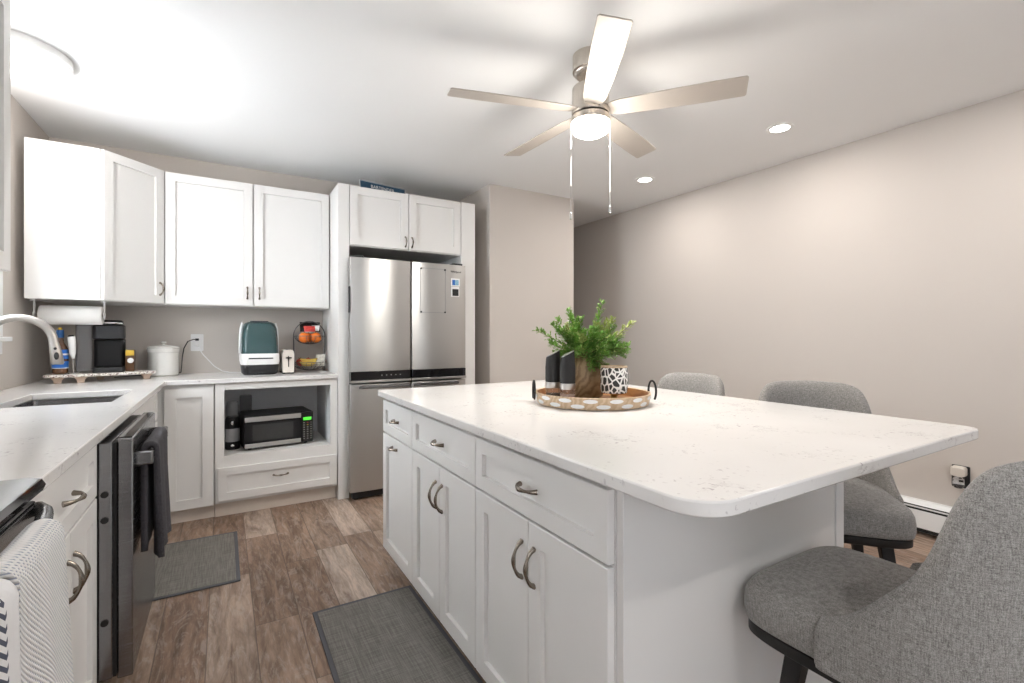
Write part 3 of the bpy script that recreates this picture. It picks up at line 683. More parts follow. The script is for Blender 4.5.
# ------------------------------------------------------------------ range
t = thing('range', 'black and steel kitchen range at the left edge of the worktop', 'stove', (-.66, 1.0, 0))
RY0, RY1 = .535, 1.300
obj('body', B(XL+.01, -.345, RY0, RY1, .03, .885), M['black'], t, bevel=.003)
bm = NB(); loft(bm, [[(x, y, z) for x, z in ((XL+.02, .886), (-.324, .886), (-.309, .889), (-.305, .900), (-.311, .911), (-.330, .916), (XL+.02, .916))] for y in (RY0-.002, RY1+.002)])
ct = obj('cooktop', bm, M['blackg'], t, 30)
for cx_, cy_, rr_ in ((-.50, 1.12, .095), (-.80, 1.12, .075), (-.50, .74, .075), (-.80, .74, .095)):
    bm = NB(); loft(bm, [[(cx_+q*math.cos(2*PI*i/40), cy_+q*math.sin(2*PI*i/40), z) for i in range(40)] for q, z in ((rr_, .9162), (rr_+.004, .9162), (rr_+.004, .9168), (rr_, .9168), (rr_, .9162))], cap0=False, cap1=False); obj('burner_ring', bm, M['grey'], ct)
od = obj('oven_door', B(-.344, -.318, RY0+.006, RY1-.004, .22, .872), M['blackg'], t, bevel=.004)
obj('door_trim', B(-.3178, -.3135, RY0+.012, RY1-.012, .745, .868), M['steelh'], od, bevel=.002)
bm = NB()
for j in range(5):
    for i in range(3): box(bm, -.3133, -.3125, 1.185-j*.022, 1.193-j*.022, .828-i*.018, .832-i*.018)
obj('touch_mark', bm, M['led'], od)
bm = NB(); pts = []
for i in range(25):
    v = i/24; pts.append((-.3130+.050*math.sin(PI*v)**.55 if 0 < v < 1 else -.3130, .56+(1.285-.56)*v, .858))
tube(bm, pts, .013, 12); obj('handle', bm, M['steelh'], t, 60)
obj('drawer', B(-.344, -.308, RY0+.006, RY1-.006, .06, .212), M['steelh'], t, bevel=.003)
draped('hand_towel', M['waffle'], 'cream waffle-weave towel on the range handle, the one nearer the cabinets', 'towel', -.281, -.236, .875, 1.085, .888, .50, .40, .009, 1.2, .008, .09, seed=5)
draped('hand_towel', M['chevron'], 'white towel with dark chevron stripes at the bottom left edge of the view', 'towel', -.281, -.232, .66, .855, .888, .5, .40, .009, 1.2, .006, .0, seed=8)

# ------------------------------------------------------------------ faucet
t = thing('faucet', 'brushed nickel gooseneck pull-down faucet over the sink', 'faucet', (-.875, 2.88, .915))
bm = NB(); lathe(bm, -.875, 2.88, [(.027, .9145), (.027, .922), (.021, .93), (.019, 1.03)], 24); obj('base', bm, M['faucet'], t)
bm = NB(); cx_, cz_, ra = -.762, 1.160, .113
pts = [(-.875, 2.88, 1.02), (-.875, 2.88, 1.10)]+[tuple(p) for p in arc((cx_, 2.88, cz_), ra, PI, .02, 22, (1, 0, 0), (0, 0, 1))]
tube(bm, pts, .0165, 14); obj('spout', bm, M['faucet'], t, 60)
bm = NB(); tube(bm, [(-.649, 2.88, 1.162), (-.647, 2.88, 1.15), (-.641, 2.88, 1.11), (-.636, 2.88, 1.072), (-.636, 2.88, 1.066)], [.0172, .0185, .021, .022, .018], 18)
sp_ = obj('spray_head', bm, M['faucet'], t, 50)
bm = NB(); sphere(bm, (-.636, 2.8595, 1.105), .009, 10, 8, (1, .8, 1.9)); sphere(bm, (-.640, 2.8595, 1.138), .006, 10, 8, (1, .8, 1)); obj('button', bm, M['blackm'], sp_)
bm = NB(); tube(bm, [(-.875, 2.862, .985), (-.872, 2.80, .99), (-.860, 2.775, 1.0)], [.013, .016, .011], 12); sphere(bm, (-.853, 2.768, 1.003), .013, 14, 8); obj('handle', bm, M['chrome'], t)

# ------------------------------------------------------------------ paper towel under the corner cabinet
t = thing('paper_towel_holder', 'paper towel roll on a bar under the corner wall cabinet', 'paper towel', (-.78, 3.78, 1.30))
ax_y, ax_z = 3.79, 1.316
def xcyl(bm, x0, x1, r, n=28, cy=ax_y, cz=ax_z, r1=None): loft(bm, [[(x, cy+rr*math.cos(2*PI*i/n), cz+rr*math.sin(2*PI*i/n)) for i in range(n)] for x, rr in ((x0, r), (x1, r1 or r))]); return bm
bm = NB(); n = 32
prof = [(-.635, .021), (-.633, .024), (-.633, .052), (-.637, .056), (-.909, .056), (-.913, .052), (-.913, .021), (-.635, .021)]
loft(bm, [[(x, ax_y+r*math.cos(2*PI*i/n), ax_z+r*math.sin(2*PI*i/n)) for i in range(n)] for x, r in prof], cap0=False, cap1=False); obj('paper_roll', bm, M['paper'], t, 50)
bm = NB(); xcyl(bm, -.943, -.622, .006); obj('bar', bm, M['chrome'], t)
for x in (-.938, -.626):
    bm = NB(); tube(bm, [(x, ax_y, ax_z), (x, ax_y, 1.398)], .005, 8); box(bm, x-.012, x+.012, ax_y-.03, ax_y+.03, 1.3955, 1.4012); xcyl(bm, x-.004, x+.004, .018); obj('bracket', bm, M['plastic'], t)

# ------------------------------------------------------------------ riser in the corner and what stands on it
RA = .225
rm = Matrix.Translation((-.655, 3.885, 0)) @ Matrix.Rotation(RA, 4, 'Z')
def rw(x, y, z=0): return rm @ Vector((x, y, z))
t = thing('counter_riser', 'speckled stone serving board on small wooden feet in the worktop corner', 'board', tuple(rw(0, 0, .914)))
ol = [(-.262, -.085), (-.235, -.12), (-.10, -.135), (.18, -.125), (.255, -.105), (.268, -.065), (.22, .03), (.12, .115), (-.10, .125), (-.20, .07), (-.25, -.01)]
bm = NB(); loft(bm, [[rw(x, y, z) for x, y in ol] for z in (.950, .966)]); obj('board', bm, M['granite'], t, bevel=.003)
for x, y in ((-.20, -.085), (-.10, -.105), (.215, -.08), (.0, .08)):
    bm = NB(); loft(bm, [[rw(x+s*a, y+r_*b, z) for a, b in ((-1, -1), (1, -1), (1, 1), (-1, 1))] for z, s, r_ in ((.9145, .016, .012), (.932, .018, .014), (.9495, .032, .018))]); obj('foot', bm, M['leg'], t, bevel=.002)
RT = .9665
def rayc(D, u):
    s_, c_ = math.sin(YAW), math.cos(YAW); l = D*(u-512)/F
    return Vector((l*c_+D*s_, D*c_-l*s_, 0))
# syrup bottle
c = Vector((-.832, 3.815, 0))
t = thing('syrup_bottle', 'amber bottle with blue cap and blue label behind the faucet', 'bottle', (c.x, c.y, RT))
bm = NB(); lathe(bm, c.x, c.y, [(.028, RT), (.036, RT+.006), (.037, RT+.10), (.035, RT+.15), (.018, RT+.19), (.014, RT+.215)], 24); obj('bottle_body', bm, M['syrup'], t)
bm = NB(); lathe(bm, c.x, c.y, [(.0375, RT+.035), (.0378, RT+.036), (.0378, RT+.075), (.0375, RT+.076)], 24, False, False); lathe(bm, c.x, c.y, [(.0378, RT+.09), (.0378, RT+.145)], 24, False, False); obj('label', bm, M['blue'], t, label='blue paper label with white lettering')
for z0, z1 in ((.034, .038), (.112, .122)):
    bm = NB(); lathe(bm, c.x, c.y, [(.0382, RT+z0), (.0382, RT+z1)], 24, False, False); obj('label_stripe', bm, M['plastic'], t)
bm = NB(); lathe(bm, c.x, c.y, [(.017, RT+.2155), (.018, RT+.217), (.017, RT+.26), (.015, RT+.262)], 20); obj('cap', bm, M['bluecap'], t)
bm = NB(); lathe(bm, c.x, c.y, [(.010, RT+.2625), (.008, RT+.276)], 16); obj('nozzle', bm, M['yellow'], t)
# milk frother on stand
c = Vector((-.768, 3.80, 0))
t = thing('milk_frother', 'slim silver milk frother standing between the syrup bottle and the coffee maker', 'frother', (c.x, c.y, RT))
bm = NB(); lathe(bm, c.x, c.y, [(.026, RT), (.026, RT+.006), (.004, RT+.010)], 20); tube(bm, [(c.x, c.y, RT+.008), (c.x-.004, c.y, RT+.10)], .004, 8); obj('whisk_stand', bm, M['chrome'], t)
bm = NB(); tube(bm, [(c.x-.003, c.y, RT+.09), (c.x-.005, c.y, RT+.12), (c.x-.009, c.y, RT+.20), (c.x-.012, c.y, RT+.222)], [.006, .014, .019, .018], 16); g_ = obj('grip', bm, M['plastic'], t)
bm = NB(); tube(bm, [(c.x-.012, c.y, RT+.2225), (c.x-.013, c.y, RT+.232)], [.016, .012], 14); obj('cap', bm, M['black'], g_)
# pod coffee maker (rotated to face the room)
kc = Vector((-.660, 3.915, 0)); KA = .10
km = Matrix.Translation((kc.x, kc.y, RT)) @ Matrix.Rotation(KA, 4, 'Z') @ Matrix.Diagonal((.86, 1, 1.02, 1))
def kw(x, y, z): return km @ Vector((x, y, z))
def kprism(bm, pts, z0, z1, sc=1, mi=0): loft(bm, [[kw(x, y, z0) for x, y in pts], [kw(x*sc, y*sc, z1) for x, y in pts]], mi=mi); return bm
t = t_cm = thing('coffee_maker', 'black single-serve pod coffee maker with a smoky water tank on the riser', 'coffee maker', (kc.x, kc.y, RT))
bm = NB(); kprism(bm, rrect(-.045, .135, -.105, .12, .03), .0, .03); obj('drip_base', bm, M['char'], t, bevel=.004)
bm = NB(); kprism(bm, rrect(-.045, .135, -.01, .12, .03), .031, .20); obj('rear_housing', bm, M['black'], t, bevel=.004)
bm = NB(); kprism(bm, rrect(-.045, .135, -.095, .12, .035), .201, .29); hd = obj('brew_head', bm, M['char'], t, bevel=.01)
bm = NB(); kprism(bm, rrect(-.035, .125, -.085, .11, .04), .291, .318, .97); obj('lid', bm, M['black'], hd, bevel=.006)
bm = NB(); tube(bm, [kw(-.03, -.075, .297), kw(.0, -.095, .300), kw(.045, -.102, .301), (kw(.09, -.095, .300)), kw(.12, -.075, .297)], .005, 8); obj('lid_handle', bm, M['chrome'], hd)
bm = NB(); kprism(bm, rrect(-.135, -.048, -.08, .11, .02), .01, .285); tk = obj('water_tank', bm, M['smoke'], t, bevel=.003, label='translucent smoky water tank')
bm = NB(); kprism(bm, rrect(-.138, -.047, -.083, .113, .02), .2855, .297); obj('tank_lid', bm, M['black'], tk, bevel=.002)
# coffee box
c = Vector((-.517, 3.925, 0))
t = thing('coffee_box', 'small yellow and brown coffee box right of the coffee maker', 'box', (c.x, c.y, RT))
bm = NB(); box(bm, c.x-.022, c.x+.022, c.y-.03, c.y+.03, RT, RT+.135); obj('carton', bm, M['syrup'], t, bevel=.001)
bm = NB(); box(bm, c.x-.022, c.x+.022, c.y-.031, c.y-.0302, RT+.10, RT+.134); obj('yellow_band', bm, M['yellow'], t)
bm = NB(); sphere(bm, (c.x+.004, c.y-.031, RT+.068), .017, 14, 8, (1, .15, 1)); obj('cup_picture', bm, M['plastic'], t)

CM = t_cm
# ------------------------------------------------------------------ canister
cx_, cy_ = -.362, 4.130
t = thing('canister', 'large white lidded ceramic canister on the back worktop near the outlet', 'canister', (cx_, cy_, .914))
bm = NB(); lathe(bm, cx_, cy_, [(.082, .9145), (.089, .922), (.090, 1.075), (.094, 1.078), (.094, 1.102), (.090, 1.105)], 40); obj('jar', bm, M['ceramic'], t)
bm = NB(); lathe(bm, cx_, cy_, [(.092, 1.1055), (.094, 1.112), (.085, 1.120), (.03, 1.128)], 40); ld = obj('lid', bm, M['ceramic'], t)
bm = NB(); lathe(bm, cx_, cy_, [(.010, 1.1285), (.009, 1.136), (.018, 1.143), (.015, 1.152), (.004, 1.155)], 20); obj('knob', bm, M['ceramic'], ld)

# ------------------------------------------------------------------ outlets
def outlet(label, fm, cat='outlet', pm='plastic'):
    t = thing('power_outlet', label, cat, tuple(fm(0, 0, .0)))
    bm = NB(); pts = rrect(-.040, .040, -.063, .063, .006, 4); loft(bm, [[fm(a, b, c) for a, b in pts] for c in (.001, .006)]); pl = obj('cover_plate', bm, M[pm], t, bevel=.001)
    for zc in (-.022, .022):
        bm = NB(); pts = rrect(-.017, .017, zc-.017, zc+.017, .008, 4); loft(bm, [[fm(a, b, c) for a, b in pts] for c in (.0062, .009)]); so = obj('socket', bm, M['plastic'], t)
        bm = NB()
        for a in (-.007, .007): loft(bm, [[fm(a+s*.0013, zc+b*.005, c) for s, b in ((-1, -1), (1, -1), (1, 1), (-1, 1))] for c in (.0091, .0095)])
        obj('slot', bm, M['blackm'], so)
    return t
fo = frame_map((-.170, YB, 1.142), RX, (0, -1, 0))
outlet('white duplex outlet on the back wall with a black and a white plug', fo)
fo2 = frame_map((XR, 1.02, .385), (0, -1, 0), (-1, 0, 0))
outlet('dark-plated duplex outlet low on the right wall above the baseboard heater', fo2, pm='char')
t = thing('air_freshener', 'plug-in air freshener with white cap and clear oil bottle on the right wall outlet', 'air freshener', tuple(fo2(0, 0, .01)))
bm = NB(); loft(bm, [[fo2(a*k, .012+b*k, c) for a, b in rrect(-.033, .033, -.004, .052, .014, 4)] for c, k in ((.0098, .9), (.02, 1), (.05, 1), (.058, .85))]); obj('cap', bm, M['almond'], t, 40)
bm = NB(); loft(bm, [[fo2(a, b, .036) for a, b in ()] or [fo2(r*math.cos(i*PI/8), z, .039+r*math.sin(i*PI/8)) for i in range(16)] for r, z in ((.012, .007), (.025, -.004), (.027, -.042), (.018, -.058))]); obj('oil_bottle', bm, M['glass'], t)

# ------------------------------------------------------------------ bottle steriliser
sx, sy, sz = .224, 3.975, .915
t = thing('bottle_steriliser', 'countertop bottle steriliser with teal tinted dome, white band and black base', 'steriliser', (sx, sy, sz))
def sring(hw, d0, d1, z, r=.05, lean=0): return [(sx+x*.87, sy+y+lean, z) for x, y in rrect(-hw, hw, d0, d1, r, 6)]
bm = NB(); loft(bm, [sring(.118, -.125, .12, sz, .04), sring(.132, -.135, .12, sz+.012, .05), sring(.140, -.145, .12, sz+.068, .05), sring(.140, -.145, .12, sz+.072, .05)]); obj('base', bm, M['char'], t, 40)
bm = NB()
loft(bm, [sring(.139, -.146, .122, sz+.0725, .05), sring(.145, -.150, .123, sz+.095, .05), sring(.144, -.148, .123, sz+.135, .05), sring(.139, -.138, .122, sz+.150, .05)]); wb = obj('control_band', bm, M['plastic'], t, 40)
bm = NB(); box(bm, sx-.075, sx+.080, sy-.152, sy-.1485, sz+.113, sz+.121); obj('button_strip', bm, M['black'], wb, bevel=.001)
bm = NB(); loft(bm, [sring(.136, -.134, .115, sz+.1505, .05), sring(.133, -.128, .11, sz+.26, .05), sring(.126, -.115, .105, sz+.33, .05), sring(.112, -.095, .09, sz+.365, .05), sring(.09, -.07, .07, sz+.378, .04)]); dm = obj('dome', bm, M['teal'], t, 50, label='translucent teal dome')
bm = NB(); loft(bm, [[(sx+x*1.0, sy+y, z) for x, y in rrect(-.060, .060, -.05, .05, .04, 5)] for z in (sz+.3785, sz+.386)]); obj('top_grip', bm, M['char'], dm)
bm = NB()
path = [(sx-.123, sy+.03, sz+.15), (sx-.122, sy+.03, sz+.26), (sx-.117, sy+.03, sz+.33), (sx-.106, sy+.03, sz+.372)]
tube(bm, path, .009, 8); path = [(2*sx-p_[0], p_[1], p_[2]) for p_ in path]; tube(bm, path, .009, 8); obj('side_rail', bm, M['plastic'], wb)

pc = obj('power_cord', tube(NB(), [fo(0, -.022, .029), fo(.012, -.04, .05), fo(.04, -.09, .06), (-.06, 4.19, .965), (-.01, 4.17, .930), (.04, 4.15, .919), (.11, 4.12, .919)], .0035, 8), M['plastic'], t, label='white power cord')
bm = NB(); loft(bm, [[fo(a*k, -.022+b*k, c) for a, b in ((-.011, -.010), (.011, -.010), (.011, .010), (-.011, .010))] for c, k in ((.0098, 1), (.028, .7))]); obj('plug', bm, M['plastic'], pc, bevel=.002)
pc = obj('power_cord', tube(NB(), [fo(0, .022, .031), fo(-.02, .024, .05), fo(-.055, .010, .045), fo(-.080, -.04, .02), fo(-.090, -.10, .012), (-.268, 4.244, .925), (-.36, 4.247, .9185), (-.50, 4.18, .9185), (-.62, 4.07, .9185)], .0035, 8), M['black'], CM)
bm = NB(); loft(bm, [[fo(a*k, .022+b*k, c) for a, b in ((-.012, -.009), (.012, -.009), (.012, .009), (-.012, .009))] for c, k in ((.0098, 1), (.03, .7))]); obj('plug', bm, M['black'], pc, bevel=.002)

# ------------------------------------------------------------------ toaster seen end on
tx, ty = .405, 3.955
t = thing('toaster', 'slim white toaster seen end on beside the steriliser', 'toaster', (tx, ty, .914))
bm = NB(); R_ = []
prof = [(-.036, .925), (-.039, .95), (-.039, 1.06), (-.033, 1.082), (-.016, 1.09), (.016, 1.09), (.033, 1.082), (.039, 1.06), (.039, .95), (.036, .925)]
loft(bm, [[(tx+x*k, y, .925+(z-.925)*k2) for x, z in prof] for y, k, k2 in ((ty-.125, .94, .97), (ty-.118, 1, 1), (ty+.125, 1, 1), (ty+.132, .94, .97))]); bd = obj('body', bm, M['almond'], t, 40)
bm = NB(); box(bm, tx-.0035, tx+.0035, ty-.1262, ty-.1245, .965, 1.045); obj('lever_slot', bm, M['blackm'], bd)
bm = NB(); box(bm, tx-.02, tx+.02, ty-.140, ty-.1265, 1.028, 1.036); obj('lever', bm, M['char'], t, bevel=.002)
bm = NB(); box(bm, tx-.011, tx+.011, ty-.10, ty+.10, 1.0902, 1.0912); obj('bread_slot', bm, M['blackm'], bd)
bm = NB()
for y in (ty-.10, ty+.10):
    for x in (tx-.03, tx+.03): box(bm, x-.008, x+.008, y-.01, y+.01, .9143, .9249)
obj('foot', bm, M['char'], t)

# ------------------------------------------------------------------ fruit stand
gx, gy = .578, 4.05
t = thing('fruit_stand', 'two-tier dark wire fruit basket stand in the corner by the refrigerator panel', 'fruit stand', (gx, gy, .914))
def basket(cz, r, depth, nm):
    bm = NB()
    circ = lambda rr, z: [(gx+rr*math.cos(2*PI*i/36), gy+rr*math.sin(2*PI*i/36)*.85, z) for i in range(36)]
    tube(bm, circ(r, cz), .003, 6, closed=True)
    for q in (.3, .6, .85): tube(bm, circ(r*math.sin(q*PI/2*1.0), cz-depth*math.cos(q*PI/2)), .0016, 5, closed=True)
    for k in range(10):
        a = 2*PI*k/20
        pts = [(gx+r*math.sin(s)*math.cos(a), gy+.85*r*math.sin(s)*math.sin(a), cz-depth*math.cos(s)) for s in [(-1+2*i/12)*PI/2 for i in range(13)]]
        tube(bm, pts, .0016, 5)
    return obj(nm, bm, M['wire'], t, 60)
basket(.985, .122, .062, 'lower_basket'); basket(1.190, .108, .064, 'upper_basket')
bm = NB()
arch = [(gx-.115, gy, .918)]+[(gx-.115*math.cos(i*PI/16), gy, 1.19+.115*math.sin(i*PI/16)) for i in range(17)]+[(gx+.115, gy, .918)]
tube(bm, arch, .004, 8); tube(bm, [(gx-.115, gy-.09, .918), (gx+.0-.115, gy+.09, .918)], .004, 8); tube(bm, [(gx+.115, gy-.09, .918), (gx+.115, gy+.09, .918)], .004, 8)
tube(bm, [(gx-.115, gy-.09, .918), (gx-.113, gy, 1.16)], .003, 8)
obj('frame', bm, M['wire'], t, 60)
def fruit(nm, m, c, r, label, cat, s=(1, 1, .94), group=None):
    t = thing(nm, label, cat, (c[0], c[1], c[2]-r*s[2]), group)
    bm = NB(); sphere(bm, c, r, 18, 12, s); obj('flesh', bm, m, t, 80)
    bm = NB(); lathe(bm, c[0], c[1], [(.004, c[2]+r*s[2]-.002), (.003, c[2]+r*s[2]+.006)], 8); obj('stem', bm, M['stem'], t)
    return t
fruit('orange', M['orange'], (gx-.044, gy-.040, 1.178), .042, 'orange at the front left of the upper basket', 'orange')
fruit('orange', M['orange'], (gx+.040, gy-.040, 1.178), .042, 'orange at the front right of the upper basket', 'orange')
fruit('orange', M['orange'], (gx, gy+.038, 1.178), .038, 'orange at the back of the upper basket', 'orange')
fruit('apple', M['apple'], (gx-.062, gy+.015, .985), .034, 'red apple at the left of the lower basket', 'apple', (1, 1, .9))
fruit('apple', M['apple'], (gx-.002, gy+.050, .985), .034, 'red apple at the back of the lower basket', 'apple', (1, 1, .9))
def packet(nm, m, c, sx_, sy_, sz_, rz, rx, label, cat):
    bm = NB(); n = 9
    vs = {}
    for side in (1, -1):
        for i in range(n+1):
            for j in range(n+1):
                u, v = i/n*2-1, j/n*2-1
                e = max(0, (1-u**4)*(1-v**4)); e *= 1+.18*math.sin(5*u+3*v)
                if side == -1 and e == 0: vs[side, i, j] = vs[1, i, j]
                else: vs[side, i, j] = bm.verts.new((u*sx_, side*e*sy_, v*sz_))
        for i in range(n):
            for j in range(n):
                q = [vs[side, i, j], vs[side, i+1, j], vs[side, i+1, j+1], vs[side, i, j+1]]
                bm.faces.new(q if side == 1 else q[::-1])
    bm.transform(Matrix.Translation(c) @ Matrix.Rotation(rz, 4, 'Z') @ Matrix.Rotation(rx, 4, 'X'))
    return tag(obj(nm, bm, m, None, 60, base=c), label, cat)
packet('snack_packet', M['redw'], (gx-.005, gy-.045, 1.246), .042, .010, .026, .1, -.5, 'red snack wrapper lying on the oranges in the upper basket', 'snack packet')
packet('snack_packet', M['shell'], (gx+.040, gy-.025, 1.252), .030, .010, .024, -.4, -.4, 'white snack wrapper lying on the oranges in the upper basket', 'snack packet')
packet('snack_packet', M['black'], (gx+.010, gy+.035, 1.262), .075, .012, .040, 0, -.3, 'dark snack wrapper at the back of the upper basket', 'snack packet')
packet('snack_packet', M['snack'], (gx+.072, gy-.048, 1.000), .034, .014, .048, -.3, -.35, 'crumpled pale bag of bread at the right of the lower basket', 'snack packet')
def banana(y0, z0, x0, label, rot):
    bm = NB(); pts = []; rs = []
    for i in range(15):
        v = i/14; a = -.95+1.9*v
        pts.append((x0+.075*math.sin(a), y0+.004*math.sin(a*2)+rot*v*.02, z0+.05*(1-math.cos(a)))); rs.append(.0155*min(1, .25+3*v, .25+3.2*(1-v)))
    t = thing('banana', label, 'banana', (x0, y0, z0-.015), 'bananas in the lower basket')
    tube(bm, pts, rs, 8); obj('peel', bm, M['banana'], t, 60)
    bm = NB(); e = Vector(pts[0]); tube(bm, [e, e+Vector((-.012, 0, .006))], .0035, 6); obj('stem', bm, M['stem'], t)
banana(gy-.072, .972, gx-.018, 'banana at the front of the lower basket', 1); banana(gy-.040, .995, gx-.012, 'banana lying behind the front banana in the lower basket', -1)

# ------------------------------------------------------------------ microwave in the niche
mx0, mx1, my0, my1, mz0, mz1 = .104, .548, 3.745, 4.06, .4165, .640
mr = Matrix.Translation(((mx0+mx1)/2, (my0+my1)/2, 0)) @ Matrix.Rotation(.09, 4, 'Z') @ Matrix.Translation((-(mx0+mx1)/2, -(my0+my1)/2, 0))
def mb(*a, mi=0):
    bm = NB(); box(bm, *a, mi); bm.transform(mr); return bm
t = thing('microwave', 'black countertop microwave with two steel door strips and green clock in the open niche', 'microwave', ((mx0+mx1)/2, (my0+my1)/2, OZ0))
obj('case', mb(mx0, mx1, my0+.022, my1, mz0, mz1), M['black'], t, bevel=.004)
sx1 = mx0+.365
dr = obj('door', mb(mx0, sx1, my0, my0+.0215, mz0+.002, mz1-.002), M['black'], t, bevel=.003)
obj('window', mb(mx0+.05, sx1-.055, my0-.0012, my0-.0002, mz0+.052, mz1-.062), M['mesh'], dr, label='grey mesh window')
for z0, z1 in ((mz1-.040, mz1-.006), (mz0+.006, mz0+.036)): obj('steel_strip', mb(mx0+.002, sx1-.004, my0-.008, my0-.0003, z0, z1), M['steel'], dr, bevel=.003)
pn = obj('control_panel', mb(sx1+.002, mx1, my0, my0+.0215, mz0+.002, mz1-.002), M['blackg'], t, bevel=.002)
obj('clock_display', mb(sx1+.012, mx1-.012, my0-.0012, my0-.0002, mz1-.062, mz1-.040), M['lcd'], pn)
bm = NB()
for r_ in range(8):
    for c_ in range(3):
        xx = sx1+.018+c_*.024; zz = mz1-.080-r_*.0165
        box(bm, xx-.005, xx+.005, my0-.001, my0-.0002, zz-.0025, zz+.0025, 1 if (r_, c_) == (0, 1) else 2 if (r_, c_) == (1, 1) else 0)
bm.transform(mr); obj('keypad', bm, [M['key'], M['redk'], M['yelk']], pn)
bm = NB()
for x in (mx0+.04, mx1-.04):
    for y in (my0+.05, my1-.04): lathe(bm, x, y, [(.012, OZ0+.0005), (.012, mz0-.0003)], 12)
bm.transform(mr); obj('foot', bm, M['blackm'], t)
# blender
bx_, by_ = .052, 3.865
t = thing('personal_blender', 'small black blender with grey band and clear cups beside the microwave', 'blender', (bx_, by_, OZ0))
bm = NB(); lathe(bm, bx_, by_, [(.044, OZ0+.001), (.045, OZ0+.010), (.045, OZ0+.05), (.045, OZ0+.155), (.043, OZ0+.205), (.038, OZ0+.225)], 28); bb = obj('motor_base', bm, M['black'], t)
bm = NB(); lathe(bm, bx_, by_, [(.0457, OZ0+.055), (.0460, OZ0+.056), (.0460, OZ0+.144), (.0457, OZ0+.145)], 28, False, False); obj('grey_band', bm, M['grey'], bb)
bm = NB(); sphere(bm, (bx_-.0, by_-.046, OZ0+.185), .010, 12, 8, (1, .4, 1.4)); sphere(bm, (bx_, by_-.046, OZ0+.030), .009, 12, 8, (1.3, .4, 1)); obj('button', bm, M['chrome'], bb)
bm = NB(); lathe(bm, bx_, by_, [(.030, OZ0+.2255), (.038, OZ0+.24), (.040, OZ0+.30), (.034, OZ0+.328), (.010, OZ0+.335)], 24); obj('cup', bm, M['smoke'], t)
bm = NB(); lathe(bm, .142, 4.125, [(.036, OZ0+.001), (.037, OZ0+.18), (.040, OZ0+.22), (.042, OZ0+.33), (.038, OZ0+.34)], 24)
tag(obj('blender_cup', bm, M['smoke'], base=(.142, 4.125, OZ0)), 'tall smoky blender cup standing behind the microwave and the blender', 'cup')

# ------------------------------------------------------------------ mats
def mat_rug(x0, x1, y0, y1, label):
    t = thing('floor_mat', label, 'mat', ((x0+x1)/2, (y0+y1)/2, 0), 'grey floor mats')
    bm = NB(); prism(bm, rrect(x0+.018, x1-.018, y0+.018, y1-.018, .006, 2), .0015, .0085); obj('woven_field', bm, M['mat_'], t)
    bm = NB(); cells(bm, [x0, x0+.0175, x1-.0175, x1], [y0, y0+.0175, y1-.0175, y1], lambda u, v: u < x0+.0175 or u > x1-.0175 or v < y0+.0175 or v > y1-.0175, .001, .0075, 'xyz'); obj('binding', bm, M['matedge'], t, bevel=.002)
mat_rug(.325, .762, 1.02, 2.20, 'grey woven floor mat along the foot of the island')
mat_rug(-.37, .070, 2.672, 3.35, 'grey woven floor mat in front of the sink, beyond the dishwasher')

# ------------------------------------------------------------------ ceiling fan
fx, fy = 1.466, 1.722
t = thing('ceiling_fan', 'brushed nickel five-blade ceiling fan with a lit drum lens and pull chains', 'ceiling fan', (fx, fy, CEIL))
bm = NB(); lathe(bm, fx, fy, [(.028, 2.392), (.058, 2.398), (.074, 2.412), (.076, 2.420), (.083, 2.424), (.083, CEIL-.001)], 36); obj('canopy', bm, M['nickel'], t, 40)
bm = NB(); lathe(bm, fx, fy, [(.013, 2.33), (.013, 2.41)], 16); sphere(bm, (fx, fy, 2.400), .026, 16, 10); obj('down_rod', bm, M['chrome'], t)
bm = NB(); lathe(bm, fx, fy, [(.02, 2.222), (.086, 2.224), (.088, 2.232), (.088, 2.262), (.086, 2.264), (.085, 2.345), (.080, 2.352), (.02, 2.354)], 40); mo = obj('motor_housing', bm, M['nickel'], t, 40)
bm = NB(); lathe(bm, fx, fy, [(.02, 2.186), (.0885, 2.187), (.0895, 2.190), (.0895, 2.214), (.086, 2.218), (.02, 2.2205)], 40); lk = obj('light_kit', bm, M['nickel'], t, 40)
bm = NB(); lathe(bm, fx, fy, [(.088, 2.1855), (.0885, 2.165), (.080, 2.145), (.055, 2.131), (.02, 2.126), (.001, 2.1255)], 40, False, False); obj('lens', bm, M['lamp'], lk, 60, label='glowing frosted lens')
for k in range(5):
    a = math.radians(20.5+72*k); ca, sa = math.cos(a), math.sin(a); pitch = math.radians(-12)
    def bw(r, s, z=0):
        zz = 2.243+s*math.sin(pitch)+z; ss = s*math.cos(pitch)
        return (fx+r*ca-ss*sa, fy+r*sa+ss*ca, zz)
    bm = NB(); out = []
    tip = [(.655, -.058), (.662, -.050), (.662, .055), (.655, .062)]
    outl = [(.085, -.040), (.14, -.050), (.30, -.056), (.50, -.060)]+tip+[(.50, .064), (.30, .060), (.14, .052), (.085, .040)]
    loft(bm, [[bw(r, s, z) for r, s in outl] for z in (-.003, .003)]); b_ = obj('blade', bm, M['nickelb'] if 'nickelb' in M else M['nickel'], t, 30, bevel=.0015)
for dx, ln in ((-.0897, 2.198), (.0897, 2.198)):
    # chains hang at the two sides of the light kit
    u = Vector((math.cos(YAW), -math.sin(YAW), 0)); p = Vector((fx, fy, 0))+u*dx*1.02
    zb = 1.80 if dx > 0 else 1.77
    bm = NB(); tube(bm, [(p.x, p.y, 2.20), (p.x, p.y, zb)], .0014, 6); ch = obj('pull_chain', bm, M['chrome'], t)
    bm = NB(); lathe(bm, p.x, p.y, [(.002, zb+.001), (.006, zb-.003), (.0065, zb-.03), (.003, zb-.034)], 12); obj('chain_fob', bm, M['chrome'], ch)
